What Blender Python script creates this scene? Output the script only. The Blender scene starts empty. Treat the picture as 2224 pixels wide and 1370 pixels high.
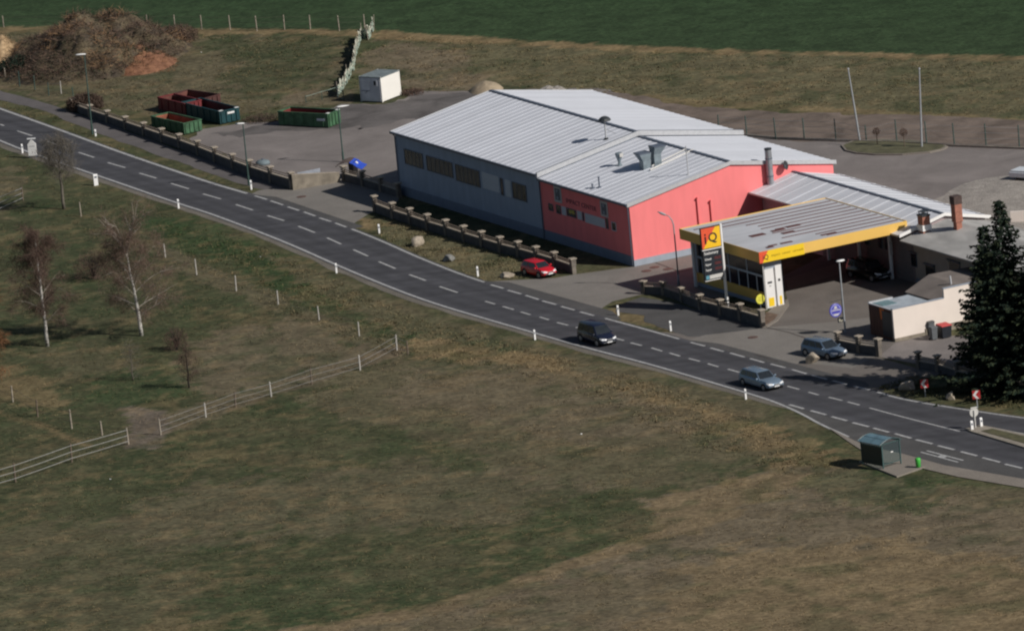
import bpy, bmesh, math, random
import numpy as np
from math import sin, cos, pi, radians, sqrt, atan2
from mathutils import Vector, Matrix
from mathutils.geometry import tessellate_polygon
random.seed(7); rng = np.random.default_rng(7)
sc = bpy.context.scene
C = sc.collection
# ------------------------------------------------------------------ camera
W0, H0 = 2224, 1370
FPX, PITCH, ROLL, DIST = 20400., .2268, -.0953, 869.
fw = np.array([0, cos(PITCH), -sin(PITCH)]); up0 = np.array([0, sin(PITCH), cos(PITCH)]); rt0 = np.array([1., 0, 0])
rt = rt0*cos(ROLL)+up0*sin(ROLL); upv = -rt0*sin(ROLL)+up0*cos(ROLL)
CAM = -DIST*fw
cd = bpy.data.cameras.new('camera'); cam = bpy.data.objects.new('camera', cd); C.objects.link(cam)
cam.matrix_world = Matrix(((rt[0], upv[0], -fw[0], CAM[0]), (rt[1], upv[1], -fw[1], CAM[1]), (rt[2], upv[2], -fw[2], CAM[2]), (0, 0, 0, 1)))
cd.sensor_fit = 'HORIZONTAL'; cd.sensor_width = 36; cd.lens = 36*FPX/W0; cd.clip_start = 10; cd.clip_end = 12000
sc.camera = cam
# ------------------------------------------------------------------ world, sun
SUNV = Vector((1.16, -.75, 1.0)).normalized()
w = bpy.data.worlds.new('World'); sc.world = w; w.use_nodes = True
nt = w.node_tree; bg = nt.nodes['Background']; sky = nt.nodes.new('ShaderNodeTexSky'); sky.sky_type = 'NISHITA'; sky.sun_disc = False
sky.sun_elevation = math.asin(SUNV.z); sky.sun_rotation = atan2(SUNV.x, SUNV.y); sky.air_density = 1.0; sky.dust_density = 1.0
nt.links.new(sky.outputs[0], bg.inputs[0]); bg.inputs[1].default_value = 0.05
sl = bpy.data.lights.new('sun', 'SUN'); sl.energy = 5.0; sl.angle = radians(.55); sl.color = (1, .95, .88)
so = bpy.data.objects.new('sun', sl); C.objects.link(so); so.rotation_euler = (-SUNV).to_track_quat('-Z', 'Y').to_euler(); so.location = (60, -40, 80)
sc.view_settings.view_transform = 'Standard'; sc.view_settings.look = 'None'; sc.view_settings.gamma = 1; sc.view_settings.exposure = -0.30
sc.render.engine = 'CYCLES'
try: sc.cycles.filter_width = 2.2
except Exception: pass
# ------------------------------------------------------------------ helpers
def at(px, py, z=0.):
    d = fw*FPX+rt*(px-W0/2)-upv*(py-H0/2)
    t = (z-CAM[2])/d[2]; return Vector(CAM+d*t)
def pix(P):
    d = np.asarray(P)-CAM; z = d@fw
    return W0/2+FPX*(d@rt)/z, H0/2-FPX*(d@upv)/z
ANG = .4784; B0 = Vector((-9.77, 57.3, 0)); ROT = ANG-pi/2
DL = Vector((sin(ANG), -cos(ANG), 0)); DW = Vector((cos(ANG), sin(ANG), 0))
def lo(p): d = p-B0; return Vector((d.dot(DL), d.dot(DW), p.z))          # world -> hall frame
def wo(x, y, z=0.): return B0+DL*x+DW*y+Vector((0, 0, z))
def plane(px, py, n, off):                                                # pixel -> point on a vertical plane of the hall frame
    d = Vector(fw*FPX+rt*(px-W0/2)-upv*(py-H0/2)); c = Vector(CAM)
    t = (off-(c-B0).dot(n))/d.dot(n); return lo(c+d*t)

def thing(name, label, cat, loc=(0, 0, 0), rot=0, group=None):
    o = bpy.data.objects.new(name, None); C.objects.link(o); o.empty_display_size = .3
    o.location = loc; o.rotation_euler = (0, 0, rot); o['label'] = label; o['category'] = cat
    if group: o['group'] = group
    return o
def tag(o, label, cat, group=None):
    o['label'] = label; o['category'] = cat
    if group: o['group'] = group
    return o
def dup(root, loc, rot, label, group=None):
    r = root.copy(); C.objects.link(r); r.location = loc; r.rotation_euler = (0, 0, rot); r['label'] = label
    if group: r['group'] = group
    for ch in list(root.children):
        c = ch.copy(); C.objects.link(c); c.parent = r
        for g in list(ch.children):
            d = g.copy(); C.objects.link(d); d.parent = c
    return r
class MB:
    def __init__(s): s.v = []; s.f = []; s.m = []; s.cm = 0; s.sm = False
    def poly(s, pts, idx=None):
        k = len(s.v); s.v += [tuple(p) for p in pts]
        s.f.append(tuple(range(k, k+len(pts)))); s.m.append(s.cm); return s
    def mesh(s, vs, fs):
        k = len(s.v); s.v += [tuple(p) for p in vs]
        for f in fs: s.f.append(tuple(k+i for i in f)); s.m.append(s.cm)
        return s
    def box(s, x0, x1, y0, y1, z0, z1):
        return s.mesh([(x0,y0,z0),(x1,y0,z0),(x1,y1,z0),(x0,y1,z0),(x0,y0,z1),(x1,y0,z1),(x1,y1,z1),(x0,y1,z1)],
                      [(3,2,1,0),(4,5,6,7),(0,1,5,4),(1,2,6,5),(2,3,7,6),(3,0,4,7)])
    def obox(s, a, b, wd, z0, z1):           # box along a->b, width wd
        a = Vector(a[:2]); b = Vector(b[:2]); d = (b-a).normalized(); n = Vector((-d.y, d.x))*wd/2
        P = [a+n, a-n, b-n, b+n]
        z0 = z0 if isinstance(z0, tuple) else (z0, z0); z1 = z1 if isinstance(z1, tuple) else (z1, z1)
        zz0 = [z0[0], z0[0], z0[1], z0[1]]; zz1 = [z1[0], z1[0], z1[1], z1[1]]
        return s.mesh([(p.x,p.y,q) for p,q in zip(P,zz0)]+[(p.x,p.y,q) for p,q in zip(P,zz1)],
                      [(3,2,1,0),(4,5,6,7),(0,1,5,4),(1,2,6,5),(2,3,7,6),(3,0,4,7)])
    def tube(s, pts, rad, n=6, cap=True):
        pts = [Vector(p) for p in pts]
        if not isinstance(rad, (list, tuple)): rad = [rad]*len(pts)
        k = len(s.v); u = None
        for i, p in enumerate(pts):
            t = (pts[min(i+1, len(pts)-1)]-pts[max(i-1, 0)]).normalized()
            if u is None:
                u = t.cross(Vector((0, 0, 1)))
                if u.length < .1: u = Vector((1, 0, 0))
            u = (u-t*u.dot(t)).normalized(); v = t.cross(u)
            for j in range(n):
                a = 2*pi*j/n; s.v.append(tuple(p+(u*cos(a)+v*sin(a))*rad[i]))
        for i in range(len(pts)-1):
            for j in range(n):
                s.f.append((k+i*n+j, k+i*n+(j+1) % n, k+(i+1)*n+(j+1) % n, k+(i+1)*n+j)); s.m.append(s.cm)
        if cap:
            s.f.append(tuple(k+j for j in reversed(range(n)))); s.m.append(s.cm)
            e = k+(len(pts)-1)*n; s.f.append(tuple(e+j for j in range(n))); s.m.append(s.cm)
        return s
    def lathe(s, prof, c=(0, 0, 0), n=16, axis='z'):
        k = len(s.v)
        for r, z in prof:
            for j in range(n):
                a = 2*pi*j/n
                if axis == 'z': p = (c[0]+r*cos(a), c[1]+r*sin(a), c[2]+z)
                elif axis == 'y': p = (c[0]+r*cos(a), c[1]+z, c[2]-r*sin(a))
                else: p = (c[0]+z, c[1]+r*cos(a), c[2]+r*sin(a))
                s.v.append(p)
        for i in range(len(prof)-1):
            for j in range(n):
                s.f.append((k+i*n+j, k+i*n+(j+1) % n, k+(i+1)*n+(j+1) % n, k+(i+1)*n+j)); s.m.append(s.cm)
        s.f.append(tuple(k+j for j in reversed(range(n)))); s.m.append(s.cm)
        e = k+(len(prof)-1)*n; s.f.append(tuple(e+j for j in range(n))); s.m.append(s.cm)
        return s
    def prism(s, pts, z0, z1):
        n = len(pts); k = len(s.v)
        s.v += [(p[0], p[1], z0) for p in pts]+[(p[0], p[1], z1) for p in pts]
        for t in tessellate_polygon([[Vector((p[0], p[1], 0)) for p in pts]]):
            s.f.append(tuple(k+n+i for i in t)); s.m.append(s.cm)
        for i in range(n): s.f.append((k+i, k+(i+1) % n, k+n+(i+1) % n, k+n+i)); s.m.append(s.cm)
        return s
    def build(s, name, mats, parent=None, smooth=False, bevel=0, kind=None, fix=True):
        me = bpy.data.meshes.new(name); me.from_pydata(s.v, [], s.f)
        if not isinstance(mats, (list, tuple)): mats = [mats]
        for m in mats: me.materials.append(m)
        if len(mats) > 1: me.polygons.foreach_set('material_index', s.m)
        if fix and len(s.f) < 60000:
            bm = bmesh.new(); bm.from_mesh(me); bmesh.ops.recalc_face_normals(bm, faces=bm.faces); bm.to_mesh(me); bm.free()
        if smooth: me.polygons.foreach_set('use_smooth', [True]*len(me.polygons))
        o = bpy.data.objects.new(name, me); C.objects.link(o)
        if parent: o.parent = parent
        if bevel:
            b = o.modifiers.new('bevel', 'BEVEL'); b.width = bevel; b.segments = 2; b.limit_method = 'ANGLE'
        if kind: o['kind'] = kind
        return o
def sheet(name, pts, z, mat, kind='structure', parent=None, jag=0):
    P = [Vector((p[0], p[1], 0)) for p in pts]
    if jag:
        Q = []
        for i, p in enumerate(P):
            q = P[(i+1) % len(P)]; n_ = max(1, int((q-p).length/.7))
            for k in range(n_): r_ = p.lerp(q, k/n_); Q.append(r_+Vector((float(vnoise(r_.x, r_.y, 1.3, 500))-.5+(float(vnoise(r_.x, r_.y, 4.5, 502))-.5)*1.5, float(vnoise(r_.x, r_.y, 1.3, 501))-.5+(float(vnoise(r_.x, r_.y, 4.5, 503))-.5)*1.5, 0))*jag*(1 if 0 < p.y < 300 or 1 else 0))
        P = Q
    mb = MB(); mb.mesh([(p.x, p.y, z) for p in P], [tuple(t) for t in tessellate_polygon([P])])
    o = mb.build(name, mat, parent)
    me = o.data
    if sum(p.normal.z for p in me.polygons) < 0: me.flip_normals()
    if kind: o['kind'] = kind
    return o
def pp(l, z=0): return [at(x, y, z) for x, y in l]
def resample(P, n=None, step=None):
    P = [Vector((p[0], p[1])) for p in P]
    L = [0]
    for a, b in zip(P, P[1:]): L.append(L[-1]+(b-a).length)
    if n is None: n = max(2, int(L[-1]/step)+1)
    out = []; j = 0
    for i in range(n):
        s = L[-1]*i/(n-1)
        while j < len(P)-2 and L[j+1] < s: j += 1
        t = (s-L[j])/max(1e-6, L[j+1]-L[j]); out.append(P[j].lerp(P[j+1], t))
    return out
def smoothline(P, it=2):
    P = [Vector((p[0], p[1])) for p in P]
    for _ in range(it):
        Q = [P[0]]
        for a, b in zip(P, P[1:]): Q += [a*.75+b*.25, a*.25+b*.75]
        Q.append(P[-1]); P = Q
    return P
def offset(P, d):
    out = []
    for i, p in enumerate(P):
        t = (P[min(i+1, len(P)-1)]-P[max(i-1, 0)]).normalized(); out.append(p+Vector((-t.y, t.x))*d)
    return out
def ribbon(mb, P, wd, z):
    A = offset(P, wd/2); B = offset(P, -wd/2)
    for i in range(len(P)-1): mb.poly([(B[i].x,B[i].y,z),(B[i+1].x,B[i+1].y,z),(A[i+1].x,A[i+1].y,z),(A[i].x,A[i].y,z)])
# noise in numpy
_perm = rng.random((257, 257))
def vnoise(x, y, s=1., o=0):
    x = np.asarray(x)/s+o*17.3+1000; y = np.asarray(y)/s+o*7.9+1000
    xi = np.floor(x).astype(int); yi = np.floor(y).astype(int); fx = x-xi; fy = y-yi
    fx = fx*fx*(3-2*fx); fy = fy*fy*(3-2*fy)
    g = lambda a, b: _perm[a % 257, b % 257]
    return (g(xi,yi)*(1-fx)+g(xi+1,yi)*fx)*(1-fy)+(g(xi,yi+1)*(1-fx)+g(xi+1,yi+1)*fx)*fy
# ------------------------------------------------------------------ materials
def mat(name, col, rough=.8, var=.15, scale=3., metal=0., bump=0., spec=.5, col2=None, detail=4, stretch=None, coord='Object', dist=.02, thr=None):
    m = bpy.data.materials.new(name); m.use_nodes = True; N = m.node_tree.nodes; K = m.node_tree.links; b = N['Principled BSDF']
    b.inputs['Roughness'].default_value = rough; b.inputs['Metallic'].default_value = metal; b.inputs['Specular IOR Level'].default_value = spec
    tc = N.new('ShaderNodeTexCoord'); mp = N.new('ShaderNodeMapping'); K.new(tc.outputs[coord], mp.inputs[0])
    if stretch: mp.inputs['Scale'].default_value = stretch
    no = N.new('ShaderNodeTexNoise'); no.inputs['Scale'].default_value = scale; no.inputs['Detail'].default_value = detail; K.new(mp.outputs[0], no.inputs['Vector'])
    cr = N.new('ShaderNodeValToRGB'); K.new(no.outputs[0], cr.inputs[0])
    c1 = tuple(c*(1-var) for c in col); c2 = col2 or tuple(min(1, c*(1+var)) for c in col)
    cr.color_ramp.elements[0].color = (*c1, 1); cr.color_ramp.elements[1].color = (*c2, 1)
    cr.color_ramp.elements[0].position, cr.color_ramp.elements[1].position = thr or (.3, .7)
    K.new(cr.outputs[0], b.inputs['Base Color'])
    if bump:
        bp = N.new('ShaderNodeBump'); bp.inputs['Strength'].default_value = bump; bp.inputs['Distance'].default_value = dist
        K.new(no.outputs[0], bp.inputs['Height']); K.new(bp.outputs[0], b.inputs['Normal'])
    return m
def glassy(name, col=(.02, .025, .03), rough=.12):
    m = mat(name, col, rough=rough, var=.2, spec=.6); return m
def attrmat(name, attr, rough=.95, n1=(2.5, .34), n2=(.35, .2), tint=(.16, .125, .07), tw=.35, bump=.6):
    m = bpy.data.materials.new(name); m.use_nodes = True; N = m.node_tree.nodes; K = m.node_tree.links; b = N['Principled BSDF']
    b.inputs['Roughness'].default_value = rough; b.inputs['Specular IOR Level'].default_value = .15
    g = N.new('ShaderNodeNewGeometry'); a = N.new('ShaderNodeAttribute'); a.attribute_name = attr
    def noise(sc_, det, dis=0., st=None):
        n = N.new('ShaderNodeTexNoise'); n.inputs['Scale'].default_value = sc_; n.inputs['Detail'].default_value = det; n.inputs['Distortion'].default_value = dis
        if st:
            mp = N.new('ShaderNodeMapping'); mp.inputs['Scale'].default_value = st; mp.inputs['Rotation'].default_value = (0, 0, .15); K.new(g.outputs['Position'], mp.inputs[0]); K.new(mp.outputs[0], n.inputs['Vector'])
        else: K.new(g.outputs['Position'], n.inputs['Vector'])
        return n
    A = noise(n1[0], 6, .6, (.7, 1, 1)); Bn = noise(n2[0], 5, .8)
    r1 = N.new('ShaderNodeMapRange'); r1.inputs['From Min'].default_value = .32; r1.inputs['From Max'].default_value = .68; r1.inputs['To Min'].default_value = 1-n1[1]; r1.inputs['To Max'].default_value = 1+n1[1]; K.new(A.outputs[0], r1.inputs[0])
    r2 = N.new('ShaderNodeMapRange'); r2.inputs['From Min'].default_value = .35; r2.inputs['From Max'].default_value = .65; r2.inputs['To Min'].default_value = 1-n2[1]; r2.inputs['To Max'].default_value = 1+n2[1]; K.new(Bn.outputs[0], r2.inputs[0])
    mu = N.new('ShaderNodeMath'); mu.operation = 'MULTIPLY'; K.new(r1.outputs[0], mu.inputs[0]); K.new(r2.outputs[0], mu.inputs[1])
    # tan straw threads
    T = noise(1.3, 7, 1.2); r3 = N.new('ShaderNodeMapRange'); r3.inputs['From Min'].default_value = .5; r3.inputs['From Max'].default_value = .72; r3.inputs['To Max'].default_value = tw; K.new(T.outputs[0], r3.inputs[0])
    ml = N.new('ShaderNodeMath'); ml.operation = 'MULTIPLY'; K.new(r3.outputs[0], ml.inputs[0]); K.new(a.outputs['Alpha'], ml.inputs[1])
    mx = N.new('ShaderNodeMix'); mx.data_type = 'RGBA'; K.new(ml.outputs[0], mx.inputs[0]); K.new(a.outputs['Color'], mx.inputs[6]); mx.inputs[7].default_value = (*tint, 1)
    vm = N.new('ShaderNodeVectorMath'); vm.operation = 'SCALE'; K.new(mx.outputs[2], vm.inputs[0]); K.new(mu.outputs[0], vm.inputs['Scale'])
    K.new(vm.outputs[0], b.inputs['Base Color'])
    if bump:
        bp = N.new('ShaderNodeBump'); bp.inputs['Strength'].default_value = bump; bp.inputs['Distance'].default_value = .12; K.new(A.outputs[0], bp.inputs['Height']); K.new(bp.outputs[0], b.inputs['Normal'])
    return m
def asphalt(name, col, var=.18, patch=.2, sc1=.25):
    m = bpy.data.materials.new(name); m.use_nodes = True; N = m.node_tree.nodes; K = m.node_tree.links; b = N['Principled BSDF']
    b.inputs['Roughness'].default_value = .9; b.inputs['Specular IOR Level'].default_value = .25
    g = N.new('ShaderNodeNewGeometry')
    n1 = N.new('ShaderNodeTexNoise'); n1.inputs['Scale'].default_value = sc1; n1.inputs['Detail'].default_value = 8; n1.inputs['Roughness'].default_value = .65; n1.inputs['Distortion'].default_value = .7; K.new(g.outputs['Position'], n1.inputs['Vector'])
    n2 = N.new('ShaderNodeTexNoise'); n2.inputs['Scale'].default_value = 9; n2.inputs['Detail'].default_value = 4; K.new(g.outputs['Position'], n2.inputs['Vector'])
    r1 = N.new('ShaderNodeMapRange'); r1.inputs['From Min'].default_value = .3; r1.inputs['From Max'].default_value = .7; r1.inputs['To Min'].default_value = 1-patch; r1.inputs['To Max'].default_value = 1+patch; K.new(n1.outputs[0], r1.inputs[0])
    r2 = N.new('ShaderNodeMapRange'); r2.inputs['From Min'].default_value = .3; r2.inputs['From Max'].default_value = .7; r2.inputs['To Min'].default_value = 1-var; r2.inputs['To Max'].default_value = 1+var; K.new(n2.outputs[0], r2.inputs[0])
    mu = N.new('ShaderNodeMath'); mu.operation = 'MULTIPLY'; K.new(r1.outputs[0], mu.inputs[0]); K.new(r2.outputs[0], mu.inputs[1])
    vm = N.new('ShaderNodeVectorMath'); vm.operation = 'SCALE'; vm.inputs[0].default_value = col; K.new(mu.outputs[0], vm.inputs['Scale']); K.new(vm.outputs[0], b.inputs['Base Color'])
    m['scale_node'] = 1
    return m
M = {}
M['asphalt'] = asphalt('yard_asphalt', (.195, .174, .166), patch=.22, sc1=.16)
M['asphalt_dark'] = asphalt('old_asphalt', (.080, .078, .078))
M['apron'] = asphalt('apron_asphalt', (.192, .178, .163), patch=.12)
M['forecourt'] = asphalt('forecourt_asphalt', (.148, .132, .120), patch=.2, sc1=.15)
M['yard_old'] = asphalt('old_yard_asphalt', (.115, .105, .102), patch=.4)
M['path'] = asphalt('path_asphalt', (.115, .105, .105))
M['dirt'] = asphalt('dirt_track', (.150, .118, .098), patch=.45)
M['gravel'] = asphalt('gravel', (.29, .265, .24), var=.5, patch=.22, sc1=.8)
M['shoulder'] = asphalt('gravel_shoulder', (.150, .135, .115), var=.35)
M['paving'] = asphalt('pale_paving', (.215, .190, .165), patch=.1)
M['white_line'] = mat('road_paint', (.36, .36, .36), var=.25, scale=3, rough=.8, coord='Object')
M['white_line_dull'] = mat('worn_road_paint', (.26, .26, .26), var=.25, scale=3, rough=.8)
M['grey_render'] = mat('grey_facade', (.30, .36, .46), var=.09, scale=1.3, stretch=(1, 1, .25), detail=7)
M['pink_render'] = mat('pink_facade', (.85, .215, .22), var=.05, scale=1.3, rough=.85, stretch=(1, 1, .22), detail=7)
M['rose_render'] = mat('faded_rose_render', (.40, .32, .33), var=.06, scale=.7)
M['plinth'] = mat('blue_grey_plinth', (.30, .34, .40), var=.08, scale=1.2)
M['plinth_dark'] = mat('dark_plinth', (.17, .21, .28), var=.08, scale=1.2)
M['trim'] = mat('grey_metal_trim', (.10, .12, .16), var=.1, rough=.5)
M['trim_light'] = mat('light_metal_trim', (.45, .46, .48), var=.08, rough=.45)
M['glass'] = glassy('window_glass')
M['glass_blind'] = mat('window_with_blinds', (.055, .062, .055), var=.6, scale=1.6, rough=.25, stretch=(3, 1, .6))
M['frame_white'] = mat('white_frame', (.6, .6, .6), var=.05)
M['panel_pale'] = mat('pale_panel', (.50, .54, .60), var=.05)
M['yellow'] = mat('yellow_fascia', (.78, .49, .12), var=.04, scale=.4, rough=.5)
M['yellow_b'] = mat('bright_yellow', (.86, .58, .02), var=.03, scale=.4, rough=.45)
M['red_sign'] = mat('sign_red', (.75, .10, .04), var=.04, rough=.45)
M['sign_yellow'] = mat('sign_yellow', (.88, .52, .02), var=.03, rough=.45)
M['black'] = mat('black_panel', (.018, .022, .03), var=.2, rough=.4)
M['white'] = mat('white_paint', (.78, .77, .76), var=.04, scale=1.2, rough=.5)
M['white_dull'] = mat('dull_white', (.55, .54, .52), var=.1, scale=2, rough=.6)
M['brown_wood'] = mat('dark_brown_cladding', (.085, .035, .022), var=.35, scale=2, stretch=(4, 4, .4))
M['orange'] = mat('orange_panel', (.65, .17, .03), var=.15)
M['cream'] = mat('cream_render', (.74, .66, .60), var=.03, scale=.8)
M['roof_felt'] = mat('roof_felt', (.17, .145, .13), var=.22, scale=.5, rough=.9)
M['roof_house'] = mat('fibre_cement_roof', (.385, .375, .36), var=.22, scale=.35, detail=8, stretch=(1, 2.2, 1))
M['house_wall'] = mat('house_render', (.30, .29, .27), var=.08, scale=.9)
M['brick'] = mat('red_brick', (.32, .13, .09), var=.25, scale=4)
M['soot'] = mat('sooty_brick', (.07, .045, .04), var=.3, scale=4)
M['steel'] = mat('stainless_steel', (.34, .36, .39), var=.12, rough=.35, metal=.5, scale=2)
M['galv'] = mat('galvanised_duct', (.22, .27, .30), var=.18, rough=.4, metal=.3, scale=2)
M['dark_metal'] = mat('dark_metal', (.035, .04, .045), var=.2, rough=.4)
M['lamp_green'] = mat('lamp_post_green', (.045, .085, .075), var=.15, rough=.5)
M['lamp_grey'] = mat('lamp_post_grey', (.30, .32, .34), var=.1, rough=.5)
M['lamp_white'] = mat('lamp_head_white', (.80, .80, .80), var=.03, rough=.35)
M['concrete'] = mat('concrete', (.26, .23, .19), var=.2, scale=2, bump=.2)
M['wall_conc'] = mat('weathered_wall', (.22, .19, .15), var=.28, scale=1.3, bump=.2)
M['pillar'] = mat('weathered_pillar', (.15, .13, .11), var=.3, scale=1.3)
M['low_wall'] = mat('shade_toned_low_wall', (.065, .066, .072), var=.3, scale=1.3)  # weathered wall toned down: shade on its road side put into the colour
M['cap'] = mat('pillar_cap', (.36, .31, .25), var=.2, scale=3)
M['rail_wood'] = mat('weathered_rail', (.28, .22, .17), var=.2, scale=3)
M['wood_post'] = mat('weathered_post', (.30, .26, .21), var=.2, scale=5)
M['wood_pale'] = mat('pale_post', (.42, .40, .37), var=.15, scale=5)
M['rail_pale'] = mat('pale_rail', (.27, .27, .26), var=.15, scale=2)
M['stone'] = mat('boulder_stone', (.34, .29, .23), var=.3, scale=3, bump=.5, dist=.05)
M['stone_grey'] = mat('grey_boulder_stone', (.20, .20, .19), var=.3, scale=3, bump=.5, dist=.05)
M['tyre'] = mat('tyre', (.015, .015, .016), var=.2, rough=.8)
M['rim'] = mat('rim', (.30, .31, .32), var=.1, rough=.3, metal=.6)
M['chrome'] = mat('chrome', (.65, .66, .68), var=.05, rough=.2, metal=.8)
M['head'] = mat('headlight', (.75, .76, .78), var=.05, rough=.12, spec=.8)
M['plate'] = mat('plate_white', (.75, .75, .75), var=.03)
M['p_red'] = mat('red_car_paint', (.52, .012, .022), var=.04, rough=.22, spec=.7)
M['p_navy'] = mat('navy_car_paint', (.012, .016, .035), var=.08, rough=.2, spec=.7)
M['p_blue'] = mat('pale_blue_car_paint', (.20, .27, .35), var=.06, rough=.25, metal=.35, spec=.6)
M['p_silver'] = mat('blue_grey_car_paint', (.16, .22, .30), var=.06, rough=.22, metal=.35, spec=.6)
M['p_black'] = mat('black_car_paint', (.008, .009, .010), var=.1, rough=.15, spec=.7)
M['p_white'] = mat('white_vehicle_paint', (.62, .66, .70), var=.05, rough=.35)
M['sk_green'] = mat('green_skip_paint', (.045, .115, .058), var=.35, scale=1.6, rough=.6)
M['sk_teal'] = mat('teal_skip_paint', (.008, .048, .058), var=.2, scale=1.2, rough=.5)
M['sk_red'] = mat('red_skip_paint', (.16, .022, .024), var=.25, scale=1.2, rough=.6)
M['sk_dark'] = mat('dark_skip_paint', (.07, .025, .022), var=.4, scale=1.2, rough=.7)
M['rust'] = mat('rusty_inside', (.12, .045, .035), var=.4, scale=1.5, rough=.9)
M['rust_o'] = mat('orange_rust_inside', (.27, .085, .05), var=.35, scale=1.5, rough=.9)
M['cont_white'] = mat('container_white', (.78, .76, .72), var=.03, scale=1, rough=.5)
M['cont_grey'] = mat('container_dull_white', (.62, .64, .68), var=.12, scale=1, rough=.6)
M['cont_roof'] = mat('container_roof', (.16, .19, .20), var=.3, scale=1.5, rough=.7)
M['bus_green'] = mat('shelter_green', (.05, .10, .10), var=.15, rough=.4)
M['bin_green'] = mat('bin_green', (.06, .42, .06), var=.1, rough=.45)
M['bin_grey'] = mat('bin_grey', (.10, .11, .12), var=.1, rough=.6)
M['bin_red'] = mat('bin_red_lid', (.55, .05, .05), var=.08, rough=.5)
M['blue'] = mat('blue_plastic', (.03, .08, .50), var=.1, rough=.45)
M['brown_cover'] = mat('brown_cover', (.10, .07, .06), var=.2)
M['sign_blue'] = mat('sign_blue', (.07, .07, .42), var=.08, rough=.4)
M['sign_pale'] = mat('sign_pale_blue', (.45, .47, .75), var=.08, rough=.4)
M['chev_red'] = mat('chevron_red', (.45, .03, .035), var=.05, rough=.4)
M['net'] = mat('green_netting', (.25, .31, .26), var=.3, scale=2.5, rough=.8)
M['net_white'] = mat('white_netting', (.42, .42, .35), var=.3, scale=2.5, rough=.8)
M['shrub_red'] = mat('reddish_twigs', (.092, .056, .042), var=.35, scale=3, rough=.9)
M['shrub_pale'] = mat('pale_red_twigs', (.135, .088, .066), var=.35, scale=3, rough=.9)
M['shrub_brown'] = mat('brown_twigs', (.085, .055, .040), var=.35, scale=3, rough=.9)
M['shrub_grey'] = mat('grey_twigs', (.12, .105, .085), var=.3, scale=3, rough=.9)
M['shrub_dark'] = mat('dark_twigs', (.030, .025, .022), var=.3, scale=3, rough=.9)
M['orange_twig'] = mat('orange_brown_twigs', (.16, .075, .030), var=.35, scale=3, rough=.9)
M['trunk'] = mat('brown_bark', (.13, .10, .075), var=.3, scale=6, rough=.9)
M['birch'] = mat('birch_bark', (.10, .09, .08), var=.3, scale=3.2, rough=.8, col2=(.48, .46, .43), stretch=(1, 1, 1.6), thr=(.36, .50))
M['birch_pale'] = mat('pale_birch_limb', (.30, .27, .235), var=.25, scale=2, rough=.8)
M['birch_limb'] = mat('birch_limb_bark', (.34, .30, .26), var=.3, scale=2, rough=.8)
M['spruce'] = mat('spruce_needles', (.013, .024, .016), var=.35, scale=1.2, rough=.9, spec=.2)
M['spruce_tip'] = mat('spruce_tip_needles', (.030, .040, .020), var=.35, scale=1.2, rough=.9, spec=.2)
def canglass(name):
    m = bpy.data.materials.new(name); m.use_nodes = True; N = m.node_tree.nodes; K = m.node_tree.links; b = N['Principled BSDF']
    b.inputs['Base Color'].default_value = (.10, .16, .18, 1); b.inputs['Roughness'].default_value = .1
    tr = N.new('ShaderNodeBsdfTransparent'); tr.inputs[0].default_value = (.80, .86, .86, 1); mx = N.new('ShaderNodeMixShader'); mx.inputs[0].default_value = .22
    no = N.new('ShaderNodeTexNoise'); no.inputs['Scale'].default_value = 1.5; mr = N.new('ShaderNodeMapRange'); mr.inputs['To Min'].default_value = .04; mr.inputs['To Max'].default_value = .14; K.new(no.outputs[0], mr.inputs[0]); K.new(mr.outputs[0], mx.inputs[0])
    K.new(tr.outputs[0], mx.inputs[1]); K.new(b.outputs[0], mx.inputs[2]); K.new(mx.outputs[0], N['Material Output'].inputs[0]); return m
M['clear'] = canglass('shelter_glass')
def roofmat(name, col, period=1.05, dark=.82, fine=.15, fperiod=.26):
    m = bpy.data.materials.new(name); m.use_nodes = True; N = m.node_tree.nodes; K = m.node_tree.links; b = N['Principled BSDF']
    b.inputs['Roughness'].default_value = .55; b.inputs['Specular IOR Level'].default_value = .3
    tc = N.new('ShaderNodeTexCoord'); sp = N.new('ShaderNodeSeparateXYZ'); K.new(tc.outputs['Object'], sp.inputs[0])
    def M2(op, a, b_=None):
        n = N.new('ShaderNodeMath'); n.operation = op
        for i, q in enumerate((a, b_)):
            if q is None: continue
            if isinstance(q, (int, float)): n.inputs[i].default_value = q
            else: K.new(q, n.inputs[i])
        return n.outputs[0]
    x = sp.outputs[0]
    s1 = M2('SINE', M2('MULTIPLY', x, 2*pi/fperiod)); pan = M2('FLOOR', M2('DIVIDE', x, period))
    wn = N.new('ShaderNodeTexWhiteNoise'); wn.noise_dimensions = '1D'; K.new(pan, wn.inputs['W'])
    no = N.new('ShaderNodeTexNoise'); no.inputs['Scale'].default_value = .5; no.inputs['Detail'].default_value = 6; K.new(tc.outputs['Object'], no.inputs['Vector'])
    v = M2('ADD', M2('MULTIPLY', wn.outputs[0], .10), M2('MULTIPLY', no.outputs[0], .14)); v = M2('ADD', v, .86); v = M2('ADD', v, M2('MULTIPLY', s1, fine))
    vm = N.new('ShaderNodeVectorMath'); vm.operation = 'SCALE'; vm.inputs[0].default_value = col; K.new(v, vm.inputs['Scale']); K.new(vm.outputs[0], b.inputs['Base Color'])
    return m
M['roof'] = roofmat('sheet_metal_roof', (.60, .62, .675), fine=.03)
M['roof2'] = roofmat('corrugated_roof', (.62, .635, .68), fine=.10, fperiod=.30)
M['canopy_roof'] = mat('weathered_canopy_sheet', (.47, .48, .51), var=.10, scale=.8, stretch=(1, .3, 1))
M['canopy_rust'] = mat('rusty_canopy_patch', (.10, .035, .032), var=.2)
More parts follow.
